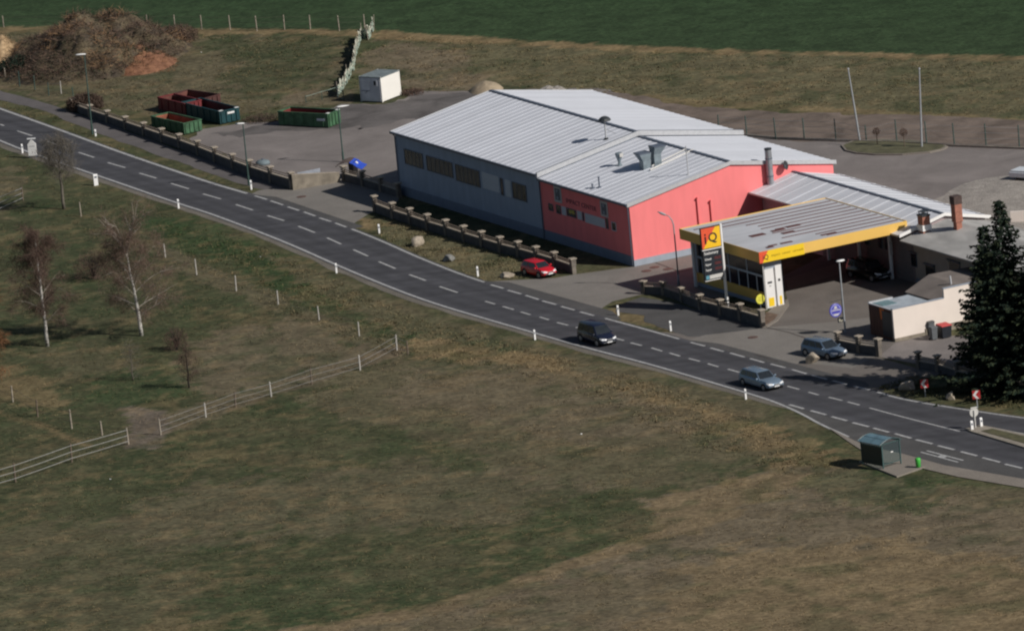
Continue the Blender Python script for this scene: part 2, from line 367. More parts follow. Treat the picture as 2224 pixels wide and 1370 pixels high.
# ------------------------------------------------------------------ ground sheet
FAR = [(-1600,-296),(-400,100),(-200,166),(0,237),(130,283),(265,333),(395,377),(470,402),(545,423),(640,454),(757,495),(834,526),(893,553),(961,581),(1006,598),(1056,615),(1142,642),(1208,662),(1303,689),(1396,714),(1487,740),(1572,764),(1660,788),(1752,812),(1840,835),(1901,850),(1945,864),(2013,877),(2110,892),(2172,901),(2224,908),(2420,934),(3300,1045)]
NEAR = [(-1600,-262),(-400,145),(-200,225),(0,306),(58,330),(201,378),(388,443),(453,463),(560,503),(640,535),(731,576),(807,608),(893,642),(961,665),(1045,690),(1180,728),(1274,756),(1396,787),(1493,815),(1617,851),(1684,871),(1746,887),(1840,913),(1931,938),(2025,963),(2122,989),(2220,1016),(2420,1070),(3300,1301)]
def inpoly(px, py, poly):
    r = np.zeros(px.shape, bool); n = len(poly)
    for i in range(n):
        x1, y1 = poly[i]; x2, y2 = poly[(i+1) % n]
        if y1 == y2: continue
        c = ((y1 > py) != (y2 > py)) & (px < (x2-x1)*(py-y1)/(y2-y1)+x1); r ^= c
    return r
ZC = dict(field=(.028, .054, .022), green=(.056, .063, .031), green2=(.036, .062, .025), olive=(.112, .102, .058), tan=(.21, .152, .082), brown=(.158, .124, .086), dkgreen=(.028, .055, .020), dirt=(.16, .125, .10), soil=(.14, .115, .095), orange=(.22, .10, .05), olive2=(.070, .072, .036), olive3=(.108, .094, .057), dark=(.05, .05, .035))
def P(*a): return list(a)
ZONES = [  # (polygon in photo pixels, colour, edge jitter px, strength)
 (P((-900,-2500),(3200,-2500),(3200,140),(2224,122),(1700,112),(1400,101),(1100,86),(900,72),(820,66),(600,64),(0,58),(-900,50)), 'field', 2, 1),
 (P((-900,50),(0,58),(600,64),(820,66),(820,80),(600,76),(0,72),(-900,64)), 'tan', 6, .8),
 (P((820,66),(900,72),(1100,86),(1400,101),(1700,112),(2224,122),(3200,140),(3200,156),(2224,134),(1700,124),(1400,114),(1100,102),(900,90),(820,84)), 'tan', 7, .85),
 (P((820,84),(900,90),(1400,114),(2224,134),(3200,156),(3200,300),(2224,265),(1900,248),(1500,226),(1380,206),(1100,190),(900,215),(870,150)), 'olive', 10, 1),
 (P((830,90),(1000,110),(1050,170),(1000,205),(880,215),(860,140),(800,180),(760,140)), 'brown', 14, .7),
 (P((1300,195),(1500,215),(1900,240),(2300,262),(2300,275),(1900,252),(1500,232)), 'tan', 8, .5),
 (P((-900,60),(740,80),(760,110),(740,180),(640,225),(450,262),(330,250),(150,225),(0,185),(-900,0)), 'olive3', 12, 1),
 (P((400,80),(740,82),(730,130),(690,200),(560,215),(470,190),(520,140)), 'green', 25, .8),
 (P((640,200),(760,190),(780,225),(600,240)), 'brown', 12, .6),
 (P((-200,270),(0,320),(70,350),(200,395),(390,455),(560,520),(760,620),(1000,720),(1500,830),(1700,900),(2300,1120),(3000,1500),(2400,2400),(-900,2400),(-900,300)), 'green', 8, 1),
 (P((-400,330),(40,365),(60,420),(30,470),(-300,520)), 'olive3', 14, .9),
 (P((60,330),(220,385),(430,455),(560,520),(730,600),(1000,700),(1180,745),(1160,760),(980,715),(720,620),(540,545),(400,480),(200,410),(60,370)), 'olive2', 8, .7),
 (P((240,470),(420,470),(560,530),(740,620),(960,705),(1120,760),(1060,775),(860,730),(720,690),(600,620),(500,575),(380,540)), 'dkgreen', 14, .75),
 (P((330,520),(430,570),(600,640),(780,720),(900,760),(880,790),(760,750),(590,668),(420,610),(350,560)), 'olive3', 10, .8),
 (P((440,730),(640,690),(800,760),(860,760),(700,810),(560,840),(420,860),(380,820)), 'brown', 20, .6),
 (P((560,545),(700,590),(900,670),(1150,740),(1300,790),(1600,870),(1700,920),(1500,900),(1200,830),(900,740),(620,600)), 'olive3', 12, .7),
 (P((880,740),(1080,748),(1240,785),(1420,840),(1650,915),(1800,980),(1880,1010),(1860,1040),(1720,1020),(1560,960),(1330,870),(1100,800),(900,775)), 'tan', 22, .75),
 (P((1160,760),(1420,800),(1650,870),(1800,950),(1700,930),(1500,880),(1250,810)), 'olive3', 8, .6),
 (P((800,780),(1200,800),(1500,900),(1650,1000),(1500,1060),(1150,1060),(950,960),(760,900),(640,870)), 'olive3', 30, .8),
 (P((880,790),(1150,810),(1400,880),(1500,940),(1250,960),(1000,900),(820,850)), 'brown', 30, .45),
 (P((420,1050),(900,1000),(1300,1050),(1100,1130),(700,1160),(380,1200),(200,1150)), 'brown', 40, .35),
 (P((-400,1180),(300,1120),(460,1300),(440,1500),(-400,1500)), 'olive3', 40, .5),
 (P((1060,1120),(1300,1090),(1420,1110),(1440,1150),(1300,1190),(1120,1230)), 'dkgreen', 34, .28),
 (P((460,1290),(700,1240),(980,1260),(900,1320),(620,1380),(430,1400)), 'green2', 34, .3),
 (P((1400,1085),(1560,1050),(1700,1015),(1850,1010),(2000,1060),(2300,1070),(2700,1500),(2500,2400),(300,2400),(560,1375),(950,1308),(1250,1212),(1440,1150)), 'brown', 13, .8),
 (P((1400,1085),(1560,1052),(1700,1017),(1800,1030),(1640,1100),(1500,1160),(1430,1150)), 'tan', 14, .5),
 (P((560,1375),(950,1308),(1250,1212),(1440,1150),(1460,1165),(1260,1232),(960,1330),(570,1400)), 'tan', 5, .5),
 (P((350,1310),(420,1330),(440,1400),(300,1400)), 'tan', 12, .3),
 (P((1500,1250),(1900,1180),(2300,1260),(2300,1400),(1500,1400)), 'olive3', 60, .3),
 (P((1480,1230),(1640,1190),(1900,1180),(2300,1230),(2600,1500),(1300,1500),(1420,1330)), 'tan', 50, .55),
 (P((600,1400),(900,1345),(1200,1290),(1440,1230),(1500,1300),(1200,1400),(900,1450)), 'olive3', 30, .5),
 (P((1740,1010),(1870,1012),(2010,1040),(2080,1060),(2000,1110),(1850,1100),(1740,1050)), 'dkgreen', 22, .5),
 (P((2010,1040),(2300,1075),(2300,1130),(2100,1090)), 'olive3', 10, .7),
 (P((255,880),(350,890),(370,930),(350,970),(270,975),(285,920)), 'soil', 7, .9),
 (P((350,900),(600,830),(860,745),(890,765),(600,860),(360,945)), 'brown', 7, .6),
 (P((-100,885),(0,893),(100,920),(190,965),(185,973),(95,930),(0,903),(-100,895)), 'tan', 3, .6),
 (P((-100,770),(40,790),(130,850),(140,900),(60,880),(-100,860)), 'tan', 16, .5),
 (P((80,760),(250,740),(260,800),(130,840)), 'olive3', 20, .5),
 (P((200,825),(420,790),(430,850),(300,890),(160,880)), 'green2', 22, .6),
 (P((0,425),(100,430),(130,450),(0,450)), 'dkgreen', 8, .6),
 (P((-50,190),(120,245),(190,285),(330,345),(560,418),(560,425),(390,378),(130,285),(-50,222)), 'olive2', 5, 1),
 (P((780,478),(850,470),(1250,592),(1150,605),(1060,612),(960,575),(830,520)), 'olive', 6, 1),
 (P((775,478),(815,468),(860,490),(800,500)), 'tan', 8, .8),
 (P((860,420),(1150,500),(1380,580),(1250,595),(810,465)), 'green', 4, 1),
 (P((1320,668),(1400,660),(1480,700),(1500,725),(1420,712),(1330,692)), 'tan', 8, .6),
 (P((1895,835),(2224,890),(2224,800),(1990,790)), 'olive2', 6, 1),
 (P((-200,170),(0,184),(130,225),(165,238),(0,190),(-200,180)), 'brown', 4, .8),
]
xs = np.concatenate([[-5000,-2000,-700,-250,-120,-90], np.arange(-76, 80.1, .5), [95,130,260,700,2000,5000]])
ys = np.concatenate([[-840,-500,-300,-190], np.arange(-140, 205.1, .6), [230,300,500,1200,3000,7000]])
X, Y = np.meshgrid(xs, ys); nx, ny = len(xs), len(ys)
def zone_colour(X, Y):
    d = np.stack([X-CAM[0], Y-CAM[1], np.full(X.shape, -CAM[2])], -1); zz = np.maximum(d@fw, 5.)
    px = W0/2+FPX*(d@rt)/zz; py = H0/2-FPX*(d@upv)/zz
    col = np.zeros(X.shape+(3,)); g, o = np.array(ZC['green']), np.array(ZC['olive2'])
    t = vnoise(X, Y, 9, 1)[..., None]; col = g*(1-t)+o*t
    for k, (poly, c, jit, st) in enumerate(ZONES):
        jx = (vnoise(X, Y, 2.2, k+3)-.5+(vnoise(X, Y, .8, k+40)-.5)*.7)*jit*3.4; jy = (vnoise(X, Y, 2.2, k+90)-.5+(vnoise(X, Y, .8, k+140)-.5)*.7)*jit*1.1
        m = inpoly(px+jx, py+jy, poly).astype(float)*st
        a = m[..., None]; col = col*(1-a)+np.array(ZC[c])*a
    # patchiness: darker grass clumps and straw
    n = vnoise(X, Y, 1.7, 200); n2 = vnoise(X, Y, 5.5, 201); n3 = vnoise(X, Y, .9, 202)
    isf = inpoly(px, py, ZONES[0][0])
    clump = np.clip((n*.6+n2*.4-.58)*8, 0, 1)*.42*(~isf); col = col*(1-clump[..., None])+np.array(ZC['green2'])*.75*clump[..., None]
    straw = np.clip((n3*.6+vnoise(X, Y, 4, 203)*.4-.62)*9, 0, 1)*.33*(~isf); col = col*(1-straw[..., None])+np.array(ZC['tan'])*straw[..., None]
    br = np.clip((vnoise(X, Y, 3.1, 205)*.6+vnoise(X, Y, 11, 206)*.4-.5)*4, 0, 1)*(.14+.2*np.clip((px-300)/1100, 0, 1))*(~isf)*(py > 300); col = col*(1-br[..., None])+np.array((.135, .105, .066))*br[..., None]
    # crop rows and drill bands in the field
    rows = 1+.05*np.sin((Y*.96+X*.32)*2*pi/3.1)*isf+.08*(vnoise((Y*.96+X*.32)*1., X*.02, 6, 204)-.5)*isf
    dk = np.clip((py+60)/180, 0, 1)*isf  # barer soil towards the field edge
    col = col*rows[..., None]; col = col*(1-.4*dk[..., None])+np.array((.042, .058, .030))*.4*dk[..., None]
    return col, px, py
col, GPX, GPY = zone_colour(X, Y)
me = bpy.data.meshes.new('ground')
idx = np.arange(nx*ny).reshape(ny, nx)
quads = np.stack([idx[:-1, :-1], idx[:-1, 1:], idx[1:, 1:], idx[1:, :-1]], -1).reshape(-1, 4)
me.from_pydata(np.stack([X.ravel(), Y.ravel(), np.zeros(nx*ny)], -1).tolist(), [], quads.tolist())
ca = me.color_attributes.new('cover', 'FLOAT_COLOR', 'POINT')
buf = np.ones((nx*ny, 4), np.float32); buf[:, :3] = col.reshape(-1, 3); buf[:, 3] = np.where(inpoly(GPX, GPY, ZONES[0][0]), .08, 1.).ravel(); ca.data.foreach_set('color', buf.ravel())
me.materials.append(attrmat('meadow', 'cover'))
go = bpy.data.objects.new('ground', me); C.objects.link(go); go['kind'] = 'structure'
# ------------------------------------------------------------------ paved sheets
sheet('yard', pp([(425,300),(440,284),(520,268),(600,262),(640,258),(742,226),(835,226),(885,213),(905,196),(1000,198),(1065,200),(1300,190),(1390,212),(1700,300),(2224,323),(2420,335),(2420,640),(2150,640),(1860,520),(1200,400),(880,420),(862,436),(805,440),(760,402),(742,392),(640,392),(585,380),(500,345),(440,318)]), .008, M['asphalt'], jag=1.1)
sheet('dirt_track', pp([(1300,195),(1380,208),(1500,228),(1640,238),(1900,248),(2100,260),(2224,265),(2420,275),(2420,322),(2224,321),(1960,312),(1700,302),(1560,285),(1400,250)]), .014, M['dirt'], jag=1.3)
sheet('gravel_area', pp([(2010,432),(2080,415),(2160,400),(2230,385),(2420,400),(2420,560),(2150,560),(2060,500)]), .014, M['gravel'], jag=.9)
sheet('path', pp([(-300,110),(-60,180),(0,197),(70,216),(128,234),(199,257),(400,330),(632,413),(640,420),(575,412),(545,407),(430,367),(330,332),(250,303),(176,275),(100,243),(0,217),(-300,125)]), .012, M['path'], jag=.25)
sheet('driveway', pp([(540,424),(562,414),(600,409),(640,413),(742,394),(775,398),(870,425),(862,440),(806,462),(783,476),(765,488),(757,497)]), .016, M['apron'])
sheet('apron', pp([(540,422),(600,428),(700,462),(790,492),(757,500)]), .020, M['asphalt_dark'])
sheet('driveway', pp([(1056,612),(1150,607),(1205,604),(1250,596),(1380,579),(1520,545),(1600,540),(1700,560),(1640,640),(1530,650),(1440,640),(1392,640),(1330,655),(1306,670),(1340,695),(1310,694)]), .016, M['apron'])
sheet('apron', pp([(1040,610),(1105,613),(1200,640),(1330,676),(1350,694),(1310,694)]), .020, M['asphalt_dark'])
sheet('parking_patch', pp([(1345,662),(1395,645),(1440,652),(1660,712),(1600,722),(1560,730),(1500,732),(1420,706),(1395,700),(1400,685),(1340,676)]), .018, M['asphalt_dark'], jag=.35)
sheet('forecourt', pp([(1660,712),(1690,690),(1712,662),(1700,600),(1900,500),(2000,600),(2030,700),(1905,775),(1990,800),(2000,790),(2224,760),(2224,830),(2000,820),(1990,835),(1902,852),(1487,742),(1420,720),(1520,727),(1600,722)]), .015, M['forecourt'])
sheet('forecourt_entrance', pp([(1487,742),(1530,728),(1600,720),(1668,711),(1800,700),(1890,690),(1910,770),(1850,800),(1760,790),(1660,790)]), .019, M['apron'])
sheet('apron', pp([(1480,737),(1560,746),(1700,783),(1790,808),(1880,830),(1902,852),(1700,806),(1572,770)]), .023, M['asphalt_dark'])
sheet('driveway', pp([(1908,775),(1945,745),(2010,728),(2060,730),(2150,725),(2260,760),(2200,840),(2100,800),(1990,790)]), .019, M['asphalt'])
sheet('bus_bay', pp([(1640,855),(1700,880),(1746,902),(1780,922),(1843,950),(1880,968),(1960,985),(2051,1010),(2224,1040),(2420,1075),(3300,1305),(3300,1290),(1746,880)]), .017, M['asphalt_dark'])
sheet('pavement', pp([(1800,930),(1843,951),(1880,969),(1960,986),(2051,1011),(2224,1041),(2420,1076),(3300,1308),(3300,1332),(2420,1096),(2224,1060),(2080,1036),(2004,1018),(1890,990),(1850,965)]), .06, M['paving'])
sheet('old_yard', pp([(746,228),(835,228),(890,214),(910,200),(1064,200),(1085,205),(1000,232),(880,268),(800,280),(690,276),(600,290),(520,302),(470,290),(600,262)]), .012, M['yard_old'], jag=2.0)
sheet('concrete_strip', pp([(1706,606),(1850,563),(1868,572),(1858,585),(1712,630)]), .019, M['paving'])
tm = MB()
for ln in ([(1667,712),(1712,722),(1765,740)], [(1424,571),(1478,591)], [(1478,591),(1512,583)], [(1690,786),(1640,770)], [(980,480),(985,482)]): ribbon(tm, [Vector(at(*q)[:2]) for q in ln], .14, .0265)
o = tm.build('tar_seam', mat('tar', (.045, .035, .03)), fix=False); o['kind'] = 'structure'
if o.data.polygons[0].normal.z < 0: o.data.flip_normals()
# road as a strip with a wear value across it
def strip(name, A, Bp, z, mat_, n=260, k=24):
    A = resample(A, n); Bp = resample(Bp, n); vs = []; vv = []
    for i in range(n):
        for j in range(k+1):
            t = j/k; p = A[i].lerp(Bp[i], t); vs.append((p.x, p.y, z)); vv.append(t)
    fs = [(i*(k+1)+j, (i+1)*(k+1)+j, (i+1)*(k+1)+j+1, i*(k+1)+j+1) for i in range(n-1) for j in range(k)]
    mb = MB(); mb.mesh(vs, fs); o = mb.build(name, mat_, fix=False)
    if o.data.polygons[0].normal.z < 0: o.data.flip_normals()
    a = o.data.attributes.new('across', 'FLOAT', 'POINT'); a.data.foreach_set('value', vv)
    return o
fl = smoothline(pp(FAR), 2); nl = smoothline(pp(NEAR), 2)
rm = bpy.data.materials.new('road_asphalt'); rm.use_nodes = True; N = rm.node_tree.nodes; K = rm.node_tree.links; b = N['Principled BSDF']; b.inputs['Roughness'].default_value = .85; b.inputs['Specular IOR Level'].default_value = .3
a = N.new('ShaderNodeAttribute'); a.attribute_name = 'across'; cr = N.new('ShaderNodeValToRGB'); K.new(a.outputs['Fac'], cr.inputs[0])
el = cr.color_ramp.elements; base = [(0, .086), (.05, .070), (.13, .052), (.22, .062), (.33, .052), (.42, .066), (.5, .066), (.6, .052), (.70, .062), (.81, .052), (.92, .070), (1, .086)]
el[0].position = 0; el[0].color = (.076, .074, .078, 1); el[1].position = 1; el[1].color = (.076, .074, .078, 1)
for p_, v_ in base[1:-1]:
    e = el.new(p_); e.color = (v_*.96, v_*.96, v_*1.08, 1)
g = N.new('ShaderNodeNewGeometry'); n1 = N.new('ShaderNodeTexNoise'); n1.inputs['Scale'].default_value = .4; n1.inputs['Detail'].default_value = 9; n1.inputs['Roughness'].default_value = .6; K.new(g.outputs['Position'], n1.inputs['Vector'])
mr = N.new('ShaderNodeMapRange'); mr.inputs['From Min'].default_value = .3; mr.inputs['From Max'].default_value = .7; mr.inputs['To Min'].default_value = .82; mr.inputs['To Max'].default_value = 1.2; K.new(n1.outputs[0], mr.inputs[0])
mpp = N.new('ShaderNodeMapping'); mpp.inputs['Rotation'].default_value = (0, 0, radians(62)); mpp.inputs['Scale'].default_value = (.10, .9, 1); K.new(g.outputs['Position'], mpp.inputs[0])
n2 = N.new('ShaderNodeTexNoise'); n2.inputs['Scale'].default_value = 1.0; n2.inputs['Detail'].default_value = 5; K.new(mpp.outputs[0], n2.inputs['Vector'])
mr2 = N.new('ShaderNodeMapRange'); mr2.inputs['From Min'].default_value = .3; mr2.inputs['From Max'].default_value = .7; mr2.inputs['To Min'].default_value = .82; mr2.inputs['To Max'].default_value = 1.2; K.new(n2.outputs[0], mr2.inputs[0])
mm = N.new('ShaderNodeMath'); mm.operation = 'MULTIPLY'; K.new(mr.outputs[0], mm.inputs[0]); K.new(mr2.outputs[0], mm.inputs[1])
vm = N.new('ShaderNodeVectorMath'); vm.operation = 'SCALE'; K.new(cr.outputs[0], vm.inputs[0]); K.new(mm.outputs[0], vm.inputs['Scale']); K.new(vm.outputs[0], b.inputs['Base Color'])
sgn = 1 if (offset(fl, 1)[50]-nl[50]).length > (fl[50]-nl[50]).length else -1
fo = offset(fl, .35*sgn); no_ = offset(nl, -.35*sgn)
road = strip('road', fo, no_, .028, rm); road['kind'] = 'structure'
# gravel shoulder on the near side
sh = offset(nl, -1.1*sgn); sh2 = offset(nl, -.2*sgn)
sh = [p+Vector((0, -.0)) if i % 2 else p+(sh2[i]-p)*random.uniform(-.25, .35) for i, p in enumerate(sh)]
k_ = int(len(sh)*.78)
o = strip('gravel_shoulder', sh2[:k_], sh[:k_], .010, M['shoulder'], n=220, k=2); o['kind'] = 'structure'
# markings
mk = MB(); ZM = .036
def near_line(L, x0, x1):
    return [p for p in L if x0 <= pix((p.x, p.y, 0))[0] <= x1]
for x0, x1 in ((-1650, 545), (757, 1056), (1303, 1487), (1901, 3300)): ribbon(mk, near_line(fl, x0, x1), .34 if x1 < 600 else .26, ZM)
nl2 = smoothline(pp([(-1600,-262),(-400,145),(-200,225),(0,306),(58,330),(201,378),(388,443),(453,463),(560,503),(640,535),(731,576),(807,608),(893,642),(961,665),(1045,690),(1180,729),(1274,756),(1396,787),(1493,815),(1617,852),(1684,873),(1744,900),(1780,921),(1843,949)]), 2)
ribbon(mk, nl2, .28, ZM)
ribbon(mk, smoothline(pp([(1888,886),(1950,903),(2020,921),(2085,937)]), 1), .2, ZM)
ribbon(mk, smoothline(pp([(2152,928),(2224,943),(2420,975)]), 1), .2, ZM)
CEN = [(0,271,9,274),(37,285,70,296),(102,308,138,320),(171,332,205,343),(234,354,272,365),(303,377,340,388),(371,399,410,411),(441,422,480,433),(512,445,549,457),(581,469,617,480),(648,492,684,506),(710,517,741,531),(768,543,799,557),(823,569,859,584),(889,597,925,610),(955,623,994,636),(1054,655,1075,661),(1092,666,1116,673),(1131,678,1152,684),(1172,689,1192,695),(1210,701,1234,707),(1251,711,1272,718),(1292,723,1314,729),(1332,734,1355,740),(1370,745,1394,751),(1415,756,1438,763),(1454,767,1477,774),(1496,779,1520,785),(1537,790,1560,797),(1581,802,1606,809),(1625,814,1650,821),(1668,827,1692,833),(1710,839,1736,846),(1756,852,1778,858),(1800,863,1829,870),(1841,873,1867,880)]
FD = [(553,426,580,434),(588,437,615,446),(625,450,650,458),(660,461,685,470),(694,474,719,482),(728,485,752,494),(1066,619,1094,627),(1103,631,1132,639),(1142,642,1170,651),(1178,654,1208,662),(1219,666,1248,674),(1260,678,1290,686),(1500,744,1531,752),(1543,756,1572,764),(1586,767,1617,776),(1629,779,1660,788),(1674,791,1706,799),(1720,803,1752,812),(1763,815,1796,824),(1808,827,1840,835),(1855,839,1889,847)]
BD = [(1714,879,1746,888),(1761,892,1794,901),(1806,905,1840,914),(1852,918,1887,927),(1897,930,1931,939),(1944,942,1979,952),(1989,955,2025,964),(2037,968,2073,977),(2087,981,2122,990),(2134,994,2172,1004),(2183,1008,2220,1017)]
for x0, y0, x1, y1 in CEN: ribbon(mk, [Vector(at(x0, y0)[:2]), Vector(at(x1, y1)[:2])], .24, ZM)
for x0, y0, x1, y1 in FD: ribbon(mk, [Vector(at(x0, y0)[:2]), Vector(at(x1, y1)[:2])], .26, ZM)
for x0, y0, x1, y1 in BD: ribbon(mk, [Vector(at(x0, y0)[:2]), Vector(at(x1, y1)[:2])], .30, ZM)
a0, a1, b0, b1 = [Vector(at(*q)[:2]) for q in ((2000,982),(2081,1004),(2013,979),(2092,1000))]
ribbon(mk, [a0, a1], .22, ZM); ribbon(mk, [b0, b1], .22, ZM); ribbon(mk, [(a0+a1)/2+(a1-a0)*.02, (b0+b1)/2], .9, ZM+.002)
o = mk.build('lane_markings', M['white_line'], road, fix=False)
if o.data.polygons[0].normal.z < 0: o.data.flip_normals()
# traffic island
isl = [(2097,934),(2110,940),(2224,974),(2420,1025),(2420,985),(2224,946),(2152,930),(2127,926)]
mb = MB(); mb.prism([p[:2] for p in pp(isl)], .0, .16); o = mb.build('traffic_island', M['concrete']); o['kind'] = 'structure'
g_ = MB(); g_.prism([p[:2] for p in pp([(2132,940),(2224,966),(2420,1018),(2420,990),(2224,951),(2155,935)])], .1, .20); o = g_.build('island_grass', mat('island_turf', (.085, .080, .040), var=.3, scale=1.5), fix=True); o['kind'] = 'structure'
# ------------------------------------------------------------------ hall
HX, HY, EZ, RZ, SX = 47.14, 22.3, 6.42, 8.42, 29.6; EP, RP = 6.08, 8.05; MID = HY/2
hall = thing('hall', 'long workshop hall with low gabled metal roof, half grey and half pink', 'hall', B0, ROT)
def gable_roof(mb, x0, x1, y0, ym, y1, ze, zr, th=.16, ov=.25, ribs=None):
    sl1 = (zr-ze)/(ym-y0); sl2 = (zr-ze)/(y1-ym)
    ya, yb = y0-ov, y1+ov; za, zb = ze-sl1*ov, ze-sl2*ov
    for xa, xb in ((x0, x1),):
        top = [(xa,ya,za),(xb,ya,za),(xb,ym,zr),(xa,ym,zr)]; mb.poly(top)
        mb.poly([(xa,ym,zr),(xb,ym,zr),(xb,yb,zb),(xa,yb,zb)])
        mb.poly([(xa,ya,za-th),(xa,ym,zr-th),(xb,ym,zr-th),(xb,ya,za-th)]); mb.poly([(xa,ym,zr-th),(xa,yb,zb-th),(xb,yb,zb-th),(xb,ym,zr-th)])
        mb.poly([(xa,ya,za-th),(xb,ya,za-th),(xb,ya,za),(xa,ya,za)]); mb.poly([(xb,yb,zb-th),(xa,yb,zb-th),(xa,yb,zb),(xb,yb,zb)])
        for x in (xa, xb): mb.poly([(x,ya,za-th),(x,ya,za),(x,ym,zr),(x,ym,zr-th)]); mb.poly([(x,ym,zr-th),(x,ym,zr),(x,yb,zb),(x,yb,zb-th)])
    if ribs:
        x = x0+ribs*.6
        while x < x1-.1:
            for (p, q) in (((ya, za), (ym, zr)), ((ym, zr), (yb, zb))):
                h = .035; wv = .045
                A = [(x-wv,p[0],p[1]),(x,p[0],p[1]+h),(x+wv,p[0],p[1])]; Bq = [(x-wv,q[0],q[1]),(x,q[0],q[1]+h),(x+wv,q[0],q[1])]
                mb.poly([A[0],Bq[0],Bq[1],A[1]]); mb.poly([A[1],Bq[1],Bq[2],A[2]])
            x += ribs
def gable_walls(mb, x0, x1, y0, ym, y1, ze, zr, z0=0., ends=(1, 1)):
    e = .17
    mb.poly([(x0,y0,z0),(x1,y0,z0),(x1,y0,ze-e),(x0,y0,ze-e)]); mb.poly([(x1,y1,z0),(x0,y1,z0),(x0,y1,ze-e),(x1,y1,ze-e)])
    for x, on in ((x0, ends[0]), (x1, ends[1])):
        if on: mb.poly([(x,y0,z0),(x,y0,ze-e),(x,ym,zr-e),(x,y1,ze-e),(x,y1,z0)])
mb = MB(); gable_walls(mb, 0, SX, 0, MID, HY, EZ, RZ, ends=(1, 1)); o = mb.build('wall', M['grey_render'], hall); o['label'] = 'blue-grey rendered half of the hall walls'
mb = MB(); gable_walls(mb, SX+.02, HX, 0, MID, HY, EP, RP, ends=(0, 1)); o = mb.build('wall', M['pink_render'], hall); o['label'] = 'pink rendered half of the hall walls'
mb = MB(); gable_roof(mb, -.25, SX-.02, 0, MID, HY, EZ, RZ, ribs=1.05); o = mb.build('roof', M['roof'], hall, fix=False); o['label'] = 'ribbed metal roof over the grey half'
mb = MB(); gable_roof(mb, SX+.15, HX+.12, 0, MID, HY, EP, RP, ribs=1.05); o = mb.build('roof', M['roof'], hall, fix=False); o['label'] = 'ribbed metal roof over the pink half'
mb = MB()   # fire wall capping between the two roofs
for (ya, za, yb, zb) in ((-.3, EZ-.02, MID, RZ+.03), (MID, RZ+.03, HY+.3, EZ-.02)):
    mb.mesh([(SX,ya,za-.3),(SX+.14,ya,za-.3),(SX+.14,yb,zb-.3),(SX,yb,zb-.3),(SX,ya,za+.17),(SX+.14,ya,za+.13),(SX+.14,yb,zb+.13),(SX,yb,zb+.17)], [(3,2,1,0),(4,5,6,7),(0,1,5,4),(1,2,6,5),(2,3,7,6),(3,0,4,7)])
fwo = mb.build('fire_wall', M['trim_light'], hall)
mb = MB()
for (ya, za, yb, zb) in ((-.3, EZ-.02, MID, RZ+.03), (MID, RZ+.03, HY+.3, EZ-.02)):
    mb.mesh([(SX-.05,ya,za+.0),(SX-.003,ya,za+.0),(SX-.003,yb,zb+.0),(SX-.05,yb,zb+.0),(SX-.05,ya,za+.2),(SX+.05,ya,za+.2),(SX+.05,yb,zb+.2),(SX-.05,yb,zb+.2)], [(3,2,1,0),(4,5,6,7),(0,1,5,4),(1,2,6,5),(2,3,7,6),(3,0,4,7)])
mb.build('flashing', M['trim'], fwo)
mb = MB(); mb.obox((-.3, MID), (SX, MID), .34, RZ+.02, RZ+.09); mb.obox((SX+.16, MID), (HX+.12, MID), .34, RP+.02, RP+.09); mb.build('ridge_cap', M['trim'], hall)
sl = (RZ-EZ)/MID
mb = MB(); mb.box(-.35, SX, -.42, -.26, EZ-.24, EZ-.03); mb.box(SX+.16, HX+.16, -.42, -.26, EP-.24, EP-.03); mb.build('gutter', M['trim'], hall)
mb = MB(); mb.box(-.35, SX, -.26, -.03, EZ-.28, EZ-.22); mb.box(SX+.3, HX+.1, -.26, -.03, EP-.28, EP-.22); mb.build('soffit', M['trim'], hall)
mb = MB(); slp = (RP-EP)/MID   # verge boards
for ya, yb in ((-.3, MID), (HY+.3, MID)):
    za = EP-slp*.3; x = HX+.13
    mb.mesh([(x,ya,za-.26),(x+.06,ya,za-.26),(x+.06,yb,RP-.26),(x,yb,RP-.26),(x,ya,za+.12),(x+.06,ya,za+.12),(x+.06,yb,RP+.12),(x,yb,RP+.12)], [(3,2,1,0),(4,5,6,7),(0,1,5,4),(1,2,6,5),(2,3,7,6),(3,0,4,7)])
mb.build('verge_board', M['trim_light'], hall)
mb = MB()
for ya, yb in ((-.3, MID), (HY+.3, MID)):
    za = EZ-sl*.3; x = -.32
    mb.mesh([(x,ya,za-.22),(x+.06,ya,za-.22),(x+.06,yb,RZ-.22),(x,yb,RZ-.22),(x,ya,za+.08),(x+.06,ya,za+.08),(x+.06,yb,RZ+.08),(x,yb,RZ+.08)], [(3,2,1,0),(4,5,6,7),(0,1,5,4),(1,2,6,5),(2,3,7,6),(3,0,4,7)])
mb.build('verge_board', M['trim_light'], hall)
mb = MB(); mb.box(-.03, HX+.03, -.035, -.004, 0, .95); o = mb.build('plinth', M['plinth_dark'], hall)
mb = MB(); mb.box(HX+.004, HX+.04, -.03, HY+.02, 0, .62); o = mb.build('plinth', M['plinth'], hall)
mb = MB(); mb.box(-.04, -.004, 0, HY, 0, .9); mb.build('plinth', M['plinth_dark'], hall)
for x_, z_ in ((HX-.12, EP), (SX+.05, EZ), (.12, EZ)):
    mb = MB(); mb.tube([(x_, -.34, z_-.2), (x_, -.12, z_-.5), (x_, -.12, .1)], .055, 6); mb.build('downpipe', M['trim'], hall)
def fpt(px, py): v = plane(px, py, DW, 0.); return v.x, v.z
